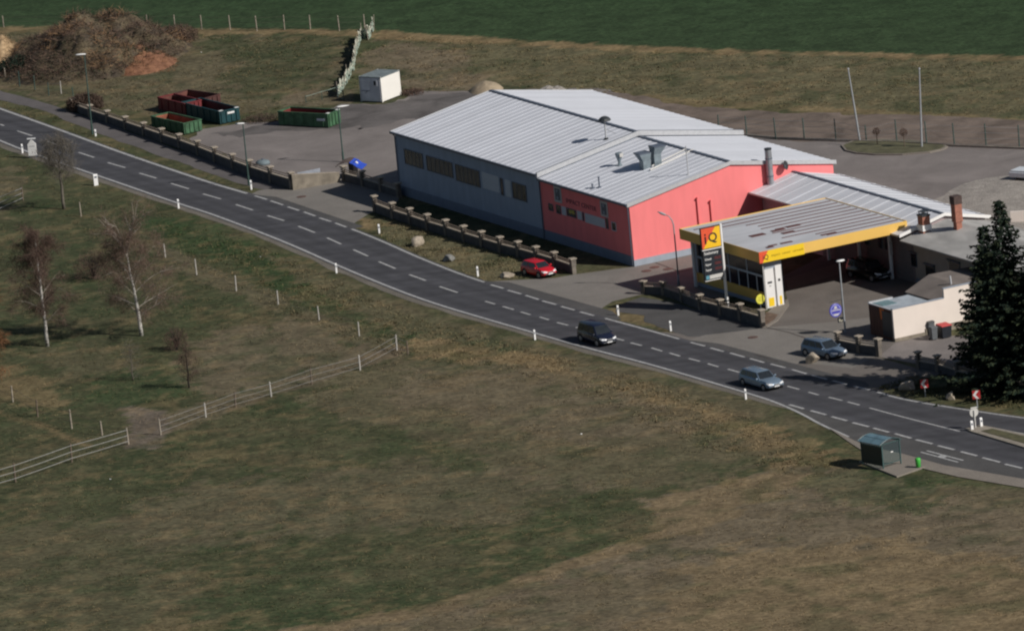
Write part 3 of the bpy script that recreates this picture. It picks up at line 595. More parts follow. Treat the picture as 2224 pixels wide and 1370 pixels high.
def window(px0, py0, px1, py1, mat_, name='window', frame=M['trim'], nm=0, pane=None, parent=hall, off=0., y=-.0):
    x0, z1 = fpt(px0, py0); x1, z0 = fpt(px1, py1)
    m_ = MB(); t = .06
    m_.box(x0,x1,-.07,-.005,z1-t,z1); m_.box(x0,x1,-.09,-.005,z0,z0+t); m_.box(x0,x0+t,-.07,-.005,z0+t,z1-t); m_.box(x1-t,x1,-.07,-.005,z0+t,z1-t)
    for i in range(nm):
        xm = x0+(x1-x0)*(i+1)/(nm+1); m_.box(xm-.025, xm+.025, -.06, -.005, z0+t, z1-t)
    f = m_.build(name, frame, parent); p = MB(); p.box(x0+t, x1-t, -.04, -.003, z0+t, z1-t); p.build(pane or 'pane', mat_, f); return f
def zx(x, y): return 840+x/3.971, 180+y/3.971
def zwin(x0, y0, x1, y1, *a, **k): p = zx(x0, y0); q = zx(x1, y1); return window(*p, *q, *a, **k)
for a_ in ((150,565,322,745,4), (340,622,578,822,5), (590,697,812,905,5)): zwin(*a_[:4], M['glass_blind'], nm=a_[4])
zwin(978,818,1015,972, M['glass'])
zwin(1080,850,1215,1030, M['glass_blind'], nm=2)
def panel(x0, y0, x1, y1, mt, name='wall_panel', parent=hall):
    a = fpt(*zx(x0, y0)); b_ = fpt(*zx(x1, y1)); m_ = MB(); m_.box(a[0], b_[0], -.035, -.004, b_[1], a[1]); return m_.build(name, mt, parent)
panel(818,765,976,950, M['panel_pale']); panel(1017,830,1078,990, M['panel_pale'])
# pink part front: two framed posters, small windows, band
for (x0, y0, x1, y1) in ((1440,885,1515,1040), (1840,1012,1915,1165)):
    a = fpt(*zx(x0, y0)); b_ = fpt(*zx(x1, y1)); m_ = MB()
    m_.box(a[0], b_[0], -.06, -.005, b_[1], a[1]); f = m_.build('picture_frame', M['trim_light'], hall)
    p_ = MB(); p_.box(a[0]+.22, b_[0]-.22, -.075, -.055, b_[1]+.22, a[1]-.22); pn = p_.build('picture', M['trim'], f)
    q = MB(); xx = (a[0]+b_[0])/2; zz = (a[1]+b_[1])/2
    q.lathe([(.001, -.10), (.16, -.10), (.16, -.07)], (xx-.05, 0, zz+.35), 10, 'y'); q.build('emblem', M['plinth'], f); q = MB(); q.box(xx-.18, xx+.12, -.1, -.07, zz-.45, zz-.2); q.build('emblem', M['plinth'], f)
zwin(1396,1037,1440,1108, M['glass'], frame=M['trim']); zwin(1462,1048,1506,1133, M['glass'])
panel(1507,1062,1552,1146, M['panel_pale']); zwin(1553,1075,1640,1168, M['glass'], nm=1); panel(1641,1100,1688,1185, M['panel_pale'])
zwin(1689,1115,1706,1192, M['glass']); panel(1708,1122,1888,1254, M['panel_pale']); zwin(1889,1165,1918,1262, M['glass']); zwin(1940,1195,1985,1282, M['glass'], frame=M['panel_pale'])
a = fpt(*zx(1575,1078)); m_ = MB(); m_.box(a[0], a[0]+1.0, -.055, -.045, a[1]-.5, a[1]-.15); m_.build('notice', mat('faded_yellow_notice', (.45, .38, .08)), hall)
def text(s, size, mat_, parent, loc, rot, name='lettering', ext=.012, align='LEFT', sx=1., bold=False):
    cu = bpy.data.curves.new(name, 'FONT'); cu.body = s; cu.size = size; cu.extrude = ext; cu.align_x = align; cu.resolution_u = 3; cu.offset = .012*size if bold else 0
    t = bpy.data.objects.new(name, cu); C.objects.link(t); bpy.context.view_layer.update()
    me_ = bpy.data.meshes.new_from_object(t); bpy.data.objects.remove(t); bpy.data.curves.remove(cu)
    o_ = bpy.data.objects.new(name, me_); C.objects.link(o_); me_.materials.clear(); me_.materials.append(mat_)
    o_.parent = parent; o_.location = loc; o_.rotation_euler = rot; o_.scale = (sx, 1, 1); return o_
a = fpt(*zx(1545,1000)); b_ = fpt(*zx(1830,1075))
text('IMPACT CENTER', .62, mat('dark_red_letters', (.16, .05, .07)), hall, (a[0], -.012, a[1]-.35), (pi/2, 0, 0), sx=1.28)
# gable: steel flue, wall pipes, round dish
for px_, py_, pb in ((1512, 428, 490), (1541, 434, 490)):
    v = plane(px_, py_, DL, HX); mb = MB(); mb.tube([(HX+.35, v.y, v.z), (HX+.12, v.y, v.z-.05), (HX+.12, v.y, 2.2)], .09, 6); mb.build('vent_pipe', M['pink_render'], hall)
mb = MB(); v = plane(1667, 325, DL, HX+.4); mb.tube([(HX+.45, v.y, 2.5), (HX+.45, v.y, v.z)], .33, 14); mb.cm = 1; mb.tube([(HX+.45, v.y, v.z), (HX+.45, v.y, v.z+.14)], .36, 14)
fl_ = mb.build('flue', [M['steel'], M['dark_metal']], hall, smooth=False)
mb = MB(); mb.tube([(HX+.45, v.y, v.z-.9), (HX+.45, v.y, v.z-.8)], .36, 14); mb.tube([(HX+.45, v.y, v.z-2.6), (HX+.45, v.y, v.z-2.5)], .36, 14); mb.build('clamp_band', M['trim'], fl_)
v = plane(1706, 359, DL, HX+.5); mb = MB(); mb.lathe([(.02, -.16), (.25, -.12), (.45, 0), (.43, .03), (.22, -.08), (.001, -.12)], (0, 0, 0), 16, 'x'); 
ds = mb.build('dish', M['dark_metal'], hall, smooth=True); ds.location = (HX+.55, v.y, v.z); ds.rotation_euler = (0, -.2, .6)
mb = MB(); mb.tube([(HX+.02, v.y+.05, v.z-.3), (HX+.45, v.y, v.z-.05)], .03, 6); mb.build('dish_bracket', M['trim'], hall)
# ---- roof-top things (parts of the hall)
def roofz(x, y): 
    e, r = (EZ, RZ) if x < SX else (EP, RP); return e+(r-e)*(1-abs(y-MID)/MID)
def onroof(px, py):
    z = 6.5
    for _ in range(25):
        v_ = lo(at(px, py, z)); z = roofz(v_.x, v_.y)
    return v_.x, v_.y, z
def rtop(b_, px, py):   # height of something standing at b_ that reaches photo row py
    for h in np.arange(.1, 9, .04):
        q = wo(b_[0], b_[1], b_[2]+h)
        if pix(q)[1] < py: return h
    return 1.
b_ = onroof(1318, 316); h = rtop(b_, 0, 262); mb = MB(); mb.tube([(b_[0], b_[1], b_[2]-.05), (b_[0], b_[1], b_[2]+h)], .085, 8); mast = mb.build('mast', M['trim_light'], hall)
mb = MB(); mb.lathe([(.05, -.12), (.60, -.02), (.64, .02), (.52, .22), (.28, .38), (.001, .44)], (b_[0], b_[1], b_[2]+h), 12); mb.build('cowl', M['dark_metal'], mast)
mb = MB(); mb.lathe([(.22, 0), (.22, .12), (.1, .16)], b_, 10); mb.tube([(b_[0], b_[1], b_[2]+h-.25), (b_[0]-.9, b_[1]-.5, b_[2]+h-.15)], .025, 5); mb.tube([(b_[0], b_[1], b_[2]+1.), (b_[0]+.5, b_[1]+.8, b_[2]+.5)], .02, 5); mb.build('collar', M['dark_metal'], mast)
b_ = onroof(1346, 359); mb = MB(); mb.lathe([(.36, 0), (.16, .10), (.14, .35), (.34, .95), (.36, 1.15), (.30, 1.22)], b_, 12); vt = mb.build('roof_vent', M['galv'], hall, smooth=False)
mb = MB(); mb.box(b_[0]+.06, b_[0]+.40, b_[1]-.12, b_[1]+.25, b_[2]+.85, b_[2]+1.2); mb.build('vent_flap', M['white_dull'], vt)
b_ = onroof(1402, 366)   # big box ducts with flared cowls
def duct(bx, by, bz, w_, h_, flx, fly, fw_=.62):
    m_ = MB(); m_.box(bx-w_, bx+w_, by-w_, by+w_, bz-.1, bz+h_)
    m_.mesh([(bx-w_,by-w_,bz+h_-.05),(bx+w_,by-w_,bz+h_-.05),(bx+w_,by+w_,bz+h_-.05),(bx-w_,by+w_,bz+h_-.05),(bx-fw_+flx,by-fw_+fly,bz+h_+.65),(bx+fw_+flx,by-fw_+fly,bz+h_+.65),(bx+fw_+flx,by+fw_+fly,bz+h_+.65),(bx-fw_+flx,by+fw_+fly,bz+h_+.65)], [(0,1,5,4),(1,2,6,5),(2,3,7,6),(3,0,4,7)])
    d_ = m_.build('duct', M['galv'], hall); m_ = MB(); m_.box(bx-fw_+flx-.03, bx+fw_+flx+.03, by-fw_+fly-.03, by+fw_+fly+.03, bz+h_+.65, bz+h_+.73); m_.build('duct_lid', M['trim'], d_); return d_
duct(b_[0], b_[1], b_[2], .40, .85, -.1, -.15); b2 = onroof(1426, 358); duct(b2[0], b2[1], b2[2], .38, 1.15, .1, .2)
mb = MB(); q0 = onroof(1412, 372); q1 = onroof(1505, 328); mb.tube([(q0[0], q0[1], q0[2]+.12), (q1[0], q1[1], q1[2]+.12)], .09, 6); mb.tube([(q0[0]-.7, q0[1]+.6, q0[2]+.28), (q1[0]-.7, q1[1]-.4, q1[2]+.15)], .07, 6); mb.build('roof_pipe', M['white_dull'], hall)
for px_, py_, tp in ((1287, 409, 399), (1302, 407, 384)):
    b_ = onroof(px_, py_); h = rtop(b_, 0, tp); mb = MB(); mb.lathe([(.28, 0), (.1, .1), (.07, .15), (.07, h-.15), (.14, h-.1), (.02, h)], b_, 10); mb.build('vent_stub', M['trim'], hall)
b_ = onroof(1495, 380); h = rtop(b_, 0, 318); mb = MB(); mb.tube([b_, (b_[0], b_[1], b_[2]+h)], .05, 6)
for k in range(3): mb.tube([(b_[0]-.35, b_[1], b_[2]+h-.2-k*.16), (b_[0]+.35, b_[1], b_[2]+h-.2-k*.16)], .018, 4)
mb.lathe([(.2, 0), (.1, .08)], b_, 8); mb.build('antenna', M['trim_light'], hall)
# ------------------------------------------------------------------ annex with second metal roof
AY0, AYM, AY1, AZ, AR, AX = 13.0, 17.9, 22.4, 4.85, 5.88, 74.9
annex = thing('annex', 'low building with corrugated metal roof between the hall and the grey-roofed house', 'building', wo(HX, AY0, 0), ROT)
T = lambda x, y, z: (x-HX, y-AY0, z)
class LB(MB): pass
def tr(m_): m_.v = [(x-HX, y-AY0, z) for x, y, z in m_.v]; return m_
mb = MB(); gable_walls(mb, HX+.05, AX-.2, AY0+1.3, AYM, AY1-.1, AZ+.25, AR, ends=(0, 1)); tr(mb).build('wall', M['rose_render'], annex)
mb = MB(); gable_roof(mb, HX+.06, AX, AY0+.35, AYM, AY1, AZ, AR, ov=.4, ribs=1.9); tr(mb).build('roof', M['roof2'], annex, fix=False)
mb = MB(); mb.obox((HX+.06, AYM), (AX, AYM), .3, AR+.02, AR+.08); tr(mb).build('ridge_cap', M['trim'], annex)
mb = MB(); mb.box(HX+.06, AX, AY0-.14, AY0-.06, AZ-.22, AZ-.06); tr(mb).build('gutter', M['white_dull'], annex)
mb = MB()
for ya, yb, za, zb in ((AY0-.1, AYM, AZ-.12, AR), (AY1+.4, AYM, AZ-.12, AR)):
    mb.mesh([(AX,ya,za-.16),(AX+.1,ya,za-.16),(AX+.1,yb,zb-.16),(AX,yb,zb-.16),(AX,ya,za+.14),(AX+.1,ya,za+.14),(AX+.1,yb,zb+.14),(AX,yb,zb+.14)], [(3,2,1,0),(4,5,6,7),(0,1,5,4),(1,2,6,5),(2,3,7,6),(3,0,4,7)])
tr(mb).build('verge_board', M['white'], annex)
AW = AY0+1.3
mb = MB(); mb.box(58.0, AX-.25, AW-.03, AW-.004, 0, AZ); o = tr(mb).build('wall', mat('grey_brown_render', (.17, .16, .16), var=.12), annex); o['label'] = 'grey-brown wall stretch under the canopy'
v = plane(1652, 450, DW, AW)
for xw in (v.x, 56.5, 60, 63.5, 66.5, 69.0, 70.2):
    mb = MB(); mb.box(xw-.35, xw+.35, AW-.09, AW-.032, 2.4, 3.6); f = tr(mb).build('window', M['trim'], annex); mb = MB(); mb.box(xw-.28, xw+.28, AW-.12, AW-.088, 2.47, 3.53); tr(mb).build('pane', M['glass'], f)
v = plane(2006, 474, DW, 15.2); zb = AZ+(AR-AZ)*.45
mb = MB(); mb.box(v.x-.45, v.x+.45, 14.8, 15.6, 4.6, 6.35); ch = tr(mb).build('chimney', M['brick'], annex, bevel=.01)
mb = MB(); mb.box(v.x-.5, v.x+.5, 14.75, 15.65, 6.35, 6.5); mb.box(v.x-.40, v.x+.40, 14.85, 15.55, 6.75, 6.82)
for a_, b_ in ((-.35, 14.95), (.35, 14.95), (-.35, 15.45), (.35, 15.45)): mb.box(v.x+a_-.03, v.x+a_+.03, b_-.03, b_+.03, 6.5, 6.75)
tr(mb).build('chimney_cap', M['dark_metal'], ch)
mb = MB(); mb.box(v.x-.52, v.x+.52, 14.72, 15.68, 5.0, 5.55); tr(mb).build('flashing', M['white'], ch)
# ------------------------------------------------------------------ house with fibre-cement roof
house = thing('house', 'low house with wide grey sheet roof and tall brick chimney behind the conifers', 'house', wo(AX, AY0, 0), ROT)
def trh(m_): m_.v = [(x-AX, y-AY0, z) for x, y, z in m_.v]; return m_
HZ, HR, HX1 = 4.45, 5.45, 104.
mb = MB(); gable_walls(mb, AX+.02, HX1, AW, AYM, AY1, HZ+.2, HR); trh(mb).build('wall', M['house_wall'], house)
mb = MB(); gable_roof(mb, AX+.12, HX1+.4, AY0+.3, AYM, AY1, HZ, HR, ov=.45, th=.12); trh(mb).build('roof', M['roof_house'], house, fix=False)
mb = MB(); mb.box(AX+.3, HX1, AY0-.02, AY0+.06, HZ-.2, HZ-.08); trh(mb).build('gutter', M['trim'], house)
mb = MB(); mb.box(AX+.1, HX1, AW-.04, AW-.003, 0, .5); trh(mb).build('plinth', M['plinth_dark'], house)
for (x0, y0, x1, y1) in ((1978,548,1993,581), (2010,573,2032,592), (2061,565,2087,590)):
    a = plane(x0, y0, DW, AW); b_ = plane(x1, y1, DW, AW); z0, z1 = min(a.z, b_.z), max(a.z, b_.z)
    z0 = min(z0, z1-1.15); mb = MB(); mb.box(a.x, b_.x, AW-.05, AW-.003, z0, z1); f = trh(mb).build('window', M['trim'], house); mb = MB(); mb.box(a.x+.07, b_.x-.07, AW-.08, AW-.048, z0+.07, z1-.07); trh(mb).build('pane', M['glass'], f)
    mb = MB(); mb.box(a.x-.1, b_.x+.1, AW-.3, AW-.053, z1+.05, z1+.14); trh(mb).build('awning', M['trim'], f)
v = plane(2080, 487, DW, 17.0); 
mb = MB(); mb.box(v.x-.30, v.x+.30, 16.7, 17.3, 4.9, 5.9); mb.box(v.x-.38, v.x+.38, 16.62, 17.38, 5.9, 7.6); ch = trh(mb).build('chimney', M['brick'], house, bevel=.01)
mb = MB(); mb.box(v.x-.42, v.x+.42, 16.58, 17.42, 7.6, 8.35); trh(mb).build('chimney_pot', M['soot'], ch)
# ------------------------------------------------------------------ canopy
CX0, CX1, CY0, CY1, CZ = 58.65, 73.45, -1.15, 14.7, 5.62
can = thing('petrol_station_canopy', 'big flat canopy with yellow fascia over the petrol station', 'canopy', wo(CX0, CY0, 0), ROT)
def trc(m_): m_.v = [(x-CX0, y-CY0, z) for x, y, z in m_.v]; return m_
mb = MB(); mb.box(CX0+.06, CX1-.06, CY0+.06, CY1-.06, CZ-.55, CZ-.07); rf = trc(mb).build('roof', M['canopy_roof'], can)
mb = MB()
for i, y in enumerate(np.linspace(CX0+1.4, CX1-1.2, 11)): mb.box(y-.085, y+.085, CY0+[.8,3.2,5,5.6,5.2,6,5,6.5,4.6,7.5,8][i], CY1-.3, CZ-.07, CZ-.03)
trc(mb).build('roof_seams', M['canopy_rust'], rf)
for px_, py_, dx, dy in ((1645,511,.75,1.5),(1690,500,.5,1.4),(1712,505,.6,1.3),(1722,491,.6,1.4),(1708,527,.4,1.2),(1672,537,.45,.7),(1800,508,.35,1.6),(1678,533,.3,.9)):
    v = lo(at(px_, py_, CZ-.06)); mb = MB(); mb.box(v.x-dx/2, v.x+dx/2, v.y-dy/2, v.y+dy/2, CZ-.068, CZ-.02-.001*dy); trc(mb).build('rust_patch', M['canopy_rust'], rf)
F0 = CZ-.98
for (x0, x1, y0, y1) in ((CX1-.05, CX1, CY0, CY1), (CX0, CX0+.05, CY0, CY1), (CX0+.05, CX1-.05, CY0, CY0+.05), (CX0+.05, CX1-.05, CY1-.05, CY1)):
    mb = MB(); mb.box(x0, x1, y0, y1, F0, CZ); trc(mb).build('fascia', M['yellow'], can)
mb = MB(); mb.box(CX0+.12, CX1-.12, CY0+.12, CY1-.12, F0+.06, F0+.12); trc(mb).build('ceiling', mat('canopy_ceiling', (.22, .22, .22)), can)
v = plane(1745, 530, DL, CX1); yb = v.y
mb = MB(); mb.box(CX1+.003, CX1+.05, CY0-.02, yb, F0-.06, CZ+.02); bn = trc(mb).build('banner', M['yellow_b'], can)
mb = MB(); x = CX1+.052; mb.poly([(x,CY0-.02,CZ+.02),(x,CY0-.02,F0-.06),(x,CY0+.30,F0-.06),(x,CY0+.95,CZ+.02)]); trc(mb).build('banner_corner', M['red_sign'], bn)
text('iQ', .62, M['black'], can, (CX1-CX0+.058, .32, F0+.22), (pi/2, 0, pi/2))
text('impact  center  carwash', .36, mat('dull_olive_letters', (.42, .30, .01)), can, (CX1-CX0+.055, 1.25, F0+.36), (pi/2, 0, pi/2), sx=.98)
for x_, y_, t in ((71.55, 13.75, 1), (60.0, 13.75, 0), (65.8, 13.75, 0), (59.2, -.2, 0)):
    mb = MB(); mb.tube([(x_, y_, 0), (x_, y_, F0+.06)], .17, 10); c_ = trc(mb).build('column', M['white'], can)
    if t: mb = MB(); mb.box(x_+.17, x_+.24, y_-.14, y_+.14, 2.3, 3.6); trc(mb).build('column_cover', M['white_dull'], c_)
# kiosk / glazed end wall below the canopy
kio = thing('kiosk', 'glazed station kiosk with yellow band and white end panels under the canopy', 'kiosk', wo(58.4, .15, 0), ROT)
def trk(m_): m_.v = [(x-58.4, y-.15, z) for x, y, z in m_.v]; return m_
K0, K1, KY = 58.4, 72.35, .15; KT = F0+.04
mb = MB(); mb.box(K0, K1, KY+.05, KY+1.6, 0, KT); trk(mb).build('core', M['black'], kio)
mb = MB(); mb.box(K0, K1+.02, KY-.03, KY+.045, 0, .38); trk(mb).build('base', M['plinth'], kio)
mb = MB(); mb.box(K0, K1+.02, KY-.05, KY+.045, .38, 1.28); trk(mb).build('yellow_band', M['yellow'], kio)
mb = MB(); mb.box(K0, K1, KY-.04, KY+.045, 2.72, 2.9)
for x in list(np.linspace(K0+.1, K1-.35, 9)): mb.box(x-.07, x+.07, KY-.03, KY+.045, 1.28, 2.72); 
for x in list(np.linspace(K0+.1, K1-.35, 5)): mb.box(x-.07, x+.07, KY-.03, KY+.045, 2.9, KT)
mb.box(K1-.9, K1, KY-.03, KY+.045, 1.28, 2.72); mb.box(K0, K0+.9, KY-.03, KY+.045, 1.28, KT); trk(mb).build('window_frames', M['panel_pale'], kio)
mb = MB(); mb.box(K0+.1, K1-.1, KY+.0, KY+.048, 1.3, 2.7); mb.box(K0+.1, K1-.1, KY+.0, KY+.048, 2.92, KT-.02); trk(mb).build('glazing', mat('kiosk_glazing', (.05, .04, .06), var=.6, scale=.9, rough=.15, col2=(.02, .022, .03)), kio)
# white end boxes (fuel/air unit panels)
for y0, y1, zt, zz in ((-.35, .62, 3.72, 0), (.80, 1.45, 3.92, 1)):
    mb = MB(); mb.box(72.40, 72.72, y0, y1, .06, zt); wp = trk(mb).build('end_panel', M['white'], kio, bevel=.015)
    mb = MB(); 
    if zz == 0: mb.box(72.722, 72.735, y0+.25, y1-.25, 2.35, 2.52); mb.box(72.722, 72.73, y0+.38, y1-.35, 2.08, 2.13)
    else: mb.box(72.722, 72.735, y0+.22, y1-.2, 2.4, 2.62)
    trk(mb).build('slot', M['black'], wp)
    mb = MB(); mb.box(72.722, 72.735, y0+.22, y1-.18, .2, 1.0); trk(mb).build('yellow_mark', M['yellow_b'], wp)
mb = MB(); mb.box(72.45, 72.7, -.3, 1.5, 3.72, KT); trk(mb).build('upper_panel', M['plinth'], kio)
mb = MB(); mb.tube([(72.9, -.55, 0), (72.9, -.55, KT+.3)], .05, 6); trk(mb).build('corner_pole', M['white_dull'], kio)
yd = thing('round_sign', 'round yellow sign standing low beside the white kiosk panels', 'sign', wo(72.6, -.95, 0), ROT+.0)
mb = MB(); mb.lathe([(.44, -.03), (.47, 0), (.44, .03)], (0, 0, 1.05), 22, 'x'); mb.build('disc', mat('lemon_yellow', (.72, .68, .08), var=.12), yd, smooth=False)
mb = MB(); mb.box(-.05, -.03, -.03, .03, 0, .7); mb.build('stand', M['trim'], yd)
mb = MB()
for z_, w_ in ((1.22, .22), (1.05, .3), (.9, .2)): mb.box(.031, .037, -w_, w_, z_-.025, z_+.025)
mb.build('lettering', mat('ochre_letters', (.35, .30, .03)), yd)
# kerbed corner with soil by the kiosk
mb = MB(); mb.prism([p[:2] for p in pp([(1652,712),(1667,711),(1690,697),(1714,664),(1712,652),(1690,660),(1662,685)])], 0, .13); o = mb.build('kerb', M['paving']); o['kind'] = 'structure'
mb = MB(); mb.prism([p[:2] for p in pp([(1657,709),(1666,707),(1682,697),(1690,686),(1664,680)])], .1, .145); o = mb.build('planting_soil', mat('reddish_soil', (.13, .085, .06), var=.4, scale=2)); o['kind'] = 'structure'
# ------------------------------------------------------------------ cream outbuilding with dark wood front
GX, GY = 93.4, .95
gar = thing('outbuilding', 'cream-walled flat outbuilding with dark brown timber front beside the dark fence', 'outbuilding', wo(GX, GY, 0), ROT)
mb = MB(); mb.box(-.25, 0, 0, 5.45, .3, 3.0); mb.box(-.25, 0, 5.45, 16, .3, 3.85); mb.build('end_wall', M['cream'], gar)
mb = MB(); mb.box(-.3, .06, -.02, 3.2, 0, .32); mb.box(-.3, .1, 3.2, 16, 0, .62); mb.build('stone_plinth', M['wall_conc'], gar)
mb = MB(); mb.box(-4.35, -.28, .05, .18, .05, 2.85); fr = mb.build('timber_front', M['brown_wood'], gar)
mb = MB(); mb.box(-2.0, -.35, -.0, .048, .3, 2.6); mb.build('dark_door', M['black'], fr)
mb = MB(); mb.poly([(-2.45,.03,2.85),(-1.55,.03,2.80),(-2.15,.03,1.75),(-2.3,.03,1.75)]); mb.build('orange_pennant', M['orange'], fr)
mb = MB(); mb.box(-4.45, -.26, .19, 4.3, 2.72, 2.86); rf = mb.build('roof', mat('patched_pale_roof', (.34, .38, .42), var=.25, scale=.9, detail=6), gar)
mb = MB(); mb.box(-4.2, -2.4, .4, 1.9, 2.863, 2.90); mb.build('skylight', mat('teal_skylight', (.14, .24, .26), rough=.3), rf)
mb = MB(); mb.box(-4.5, -4.3, .1, 2.6, 2.863, 3.0); mb.box(-4.4, -.26, 0., .16, 2.863, 2.93); mb.build('roof_edge', M['trim_light'], rf)
mb = MB(); mb.box(-.28, .04, -.02, 5.4, 3.003, 3.06); mb.box(-.28, .04, 5.42, 16, 3.853, 3.91); mb.build('coping', M['plinth'], gar)
mb = MB(); mb.box(-4.35, -4.2, .2, 4.2, 0, 2.7); mb.box(-4.2, -.26, 4.1, 4.25, 0, 2.7); mb.build('side_wall', M['brown_wood'], gar)
shed = thing('lean_to', 'shallow brown felt roofed garage tucked behind the cream wall', 'garage', wo(88.5, 7, 0), ROT)
q = [lo(at(1960, 633, 2.45)), lo(at(2041, 590, 3.35)), lo(at(2125, 598, 3.2))]
R_ = lambda x, y, z: (x-88.5, y-7, z)
mb = MB(); pa = (86.6, 5.6); 
ro = [(86.4, 6.4, 2.5), (93.1, 6.45, 2.5), (93.1, 9.3, 3.25), (85.4, 9.6, 3.35), (93.1, 16, 3.0), (84.6, 16, 3.0)]
mb.poly([R_(*ro[0]), R_(*ro[1]), R_(*ro[2]), R_(*ro[3])]); mb.poly([R_(*ro[3]), R_(*ro[2]), R_(*ro[4]), R_(*ro[5])])
mb.build('roof', M['roof_felt'], shed)
mb = MB(); mb.poly([R_(86.5,6.5,0), R_(93.0,6.5,0), R_(93.0,6.5,2.44), R_(86.5,6.5,2.44)]); mb.poly([R_(86.5,6.5,0), R_(86.5,6.5,2.42), R_(85.6,9.6,3.28), R_(84.8,15.9,2.95), R_(84.8,15.9,0), R_(85.6,9.6,0)])
mb.build('wall', M['house_wall'], shed, fix=False)
mb = MB(); v = lo(at(2066, 618, 3.2)); mb.tube([R_(v.x, v.y, 2.9), R_(v.x-.1, v.y-.0, 4.0)], .09, 8); mb.build('flue', M['trim_light'], shed)
wl = thing('garden_wall', 'short white wall glimpsed beside the conifer top at the right edge', 'wall', wo(100, 27, 0), ROT)
v0 = lo(at(2196, 482)); v1 = lo(at(2260, 478))
mb = MB(); mb.obox((v0.x-100, v0.y-27), (v1.x-100, v1.y-27), .3, 0, 1.0); mb.build('masonry', M['cream'], wl)
# ------------------------------------------------------------------ concrete pillar fences
def pillar_fence(label, tops, hs, walls=True, rails=True, endtall=False, whf=.52, nr=2, group='pillared fences along the road', capped=True, dark=False):
    """tops: photo pixels of pillar tops; hs: pillar height (start, end)"""
    n = len(tops); pos = []
    for i, (x, y) in enumerate(tops):
        h = hs[0]+(hs[1]-hs[0])*i/max(1, n-1); p_ = at(x, y, h); pos.append((Vector((p_.x, p_.y)), h))
    o0 = pos[0][0]; t = thing('pillar_fence', label, 'fence', (o0.x, o0.y, 0), 0, group)
    for i, (p_, h) in enumerate(pos):
        q = p_-o0; a = (pos[min(i+1, n-1)][0]-pos[max(i-1, 0)][0]); an = atan2(a.y, a.x); m_ = MB()
        def bb(w_, z0, z1, m_=m_):
            c_, s_ = cos(an)*w_, sin(an)*w_; P4 = [(q.x-c_+s_, q.y-s_-c_), (q.x+c_+s_, q.y+s_-c_), (q.x+c_-s_, q.y+s_+c_), (q.x-c_-s_, q.y-s_+c_)]
            m_.mesh([(x, y, z0) for x, y in P4]+[(x, y, z1) for x, y in P4], [(3,2,1,0),(4,5,6,7),(0,1,5,4),(1,2,6,5),(2,3,7,6),(3,0,4,7)])
        zb = h*whf; bb(.20, 0, zb+.02)
        last = endtall and i == n-1
        if last: bb(.235, zb+.02, h-.08); 
        else:
            k_ = 3; hh = (h-.1-zb-.02)/k_
            for j in range(k_):
                bb(.11, zb+.02+j*hh, zb+.02+(j+.5)*hh); bb(.215, zb+.02+(j+.5)*hh, zb+.02+(j+1)*hh)
        pl = m_.build('pillar', M['pillar'], t)
        m_ = MB(); bb(.31, h-.08, h+.02, m_); m_.build('pillar_cap', M['cap'], pl)
    for i in range(n-1):
        (a, ha), (b__, hb) = pos[i], pos[i+1]; d = (b__-a).normalized(); a2 = a-o0+d*.2; b2_ = b__-o0-d*.2
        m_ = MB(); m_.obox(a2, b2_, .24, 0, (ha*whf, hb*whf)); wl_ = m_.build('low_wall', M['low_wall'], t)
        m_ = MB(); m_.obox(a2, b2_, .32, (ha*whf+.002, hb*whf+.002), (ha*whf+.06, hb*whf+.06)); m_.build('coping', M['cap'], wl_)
        for j in range(nr):
            za, zb_ = ha*(whf+.11+j*.13), hb*(whf+.11+j*.13); m_ = MB(); m_.obox(a2, b2_, .06, (za, zb_), (za+.09, zb_+.09)); m_.build('rail', M['rail_wood'], t)
    return t
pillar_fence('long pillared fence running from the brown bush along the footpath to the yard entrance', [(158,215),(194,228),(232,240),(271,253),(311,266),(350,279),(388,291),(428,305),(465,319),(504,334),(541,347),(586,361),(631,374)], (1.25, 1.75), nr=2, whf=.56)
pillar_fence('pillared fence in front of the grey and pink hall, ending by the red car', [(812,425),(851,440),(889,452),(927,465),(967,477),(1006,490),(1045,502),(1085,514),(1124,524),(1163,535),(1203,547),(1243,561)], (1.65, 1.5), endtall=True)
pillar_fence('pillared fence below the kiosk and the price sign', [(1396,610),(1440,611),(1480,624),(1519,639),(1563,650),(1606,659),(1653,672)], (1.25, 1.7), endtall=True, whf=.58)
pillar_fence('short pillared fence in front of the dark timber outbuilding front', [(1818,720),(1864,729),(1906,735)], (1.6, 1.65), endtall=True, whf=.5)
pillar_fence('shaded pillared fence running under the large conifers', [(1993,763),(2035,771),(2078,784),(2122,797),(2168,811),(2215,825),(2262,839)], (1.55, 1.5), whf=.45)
# return wall at the yard entrance
cw = thing('return_wall', 'plain tan entrance wall joining the long pillared fence to the gate pillar', 'wall', at(636, 413), 0)
o0 = at(636, 413); e0 = at(738, 395); mb = MB(); mb.obox((0, 0), (e0.x-o0.x, e0.y-o0.y), .28, 0, (1.55, .95)); mb.build('masonry', M['wall_conc'], cw)
mb = MB(); mb.obox((0, 0), (e0.x-o0.x, e0.y-o0.y), .34, (1.552, .952), (1.6, 1.0)); mb.build('coping', M['cap'], cw)
pillar_fence('dark shaded fence from the blue-covered gate pillar to the hall corner', [(745,360),(786,371),(826,384),(864,397)], (1.6, 1.5), whf=.5, nr=2)
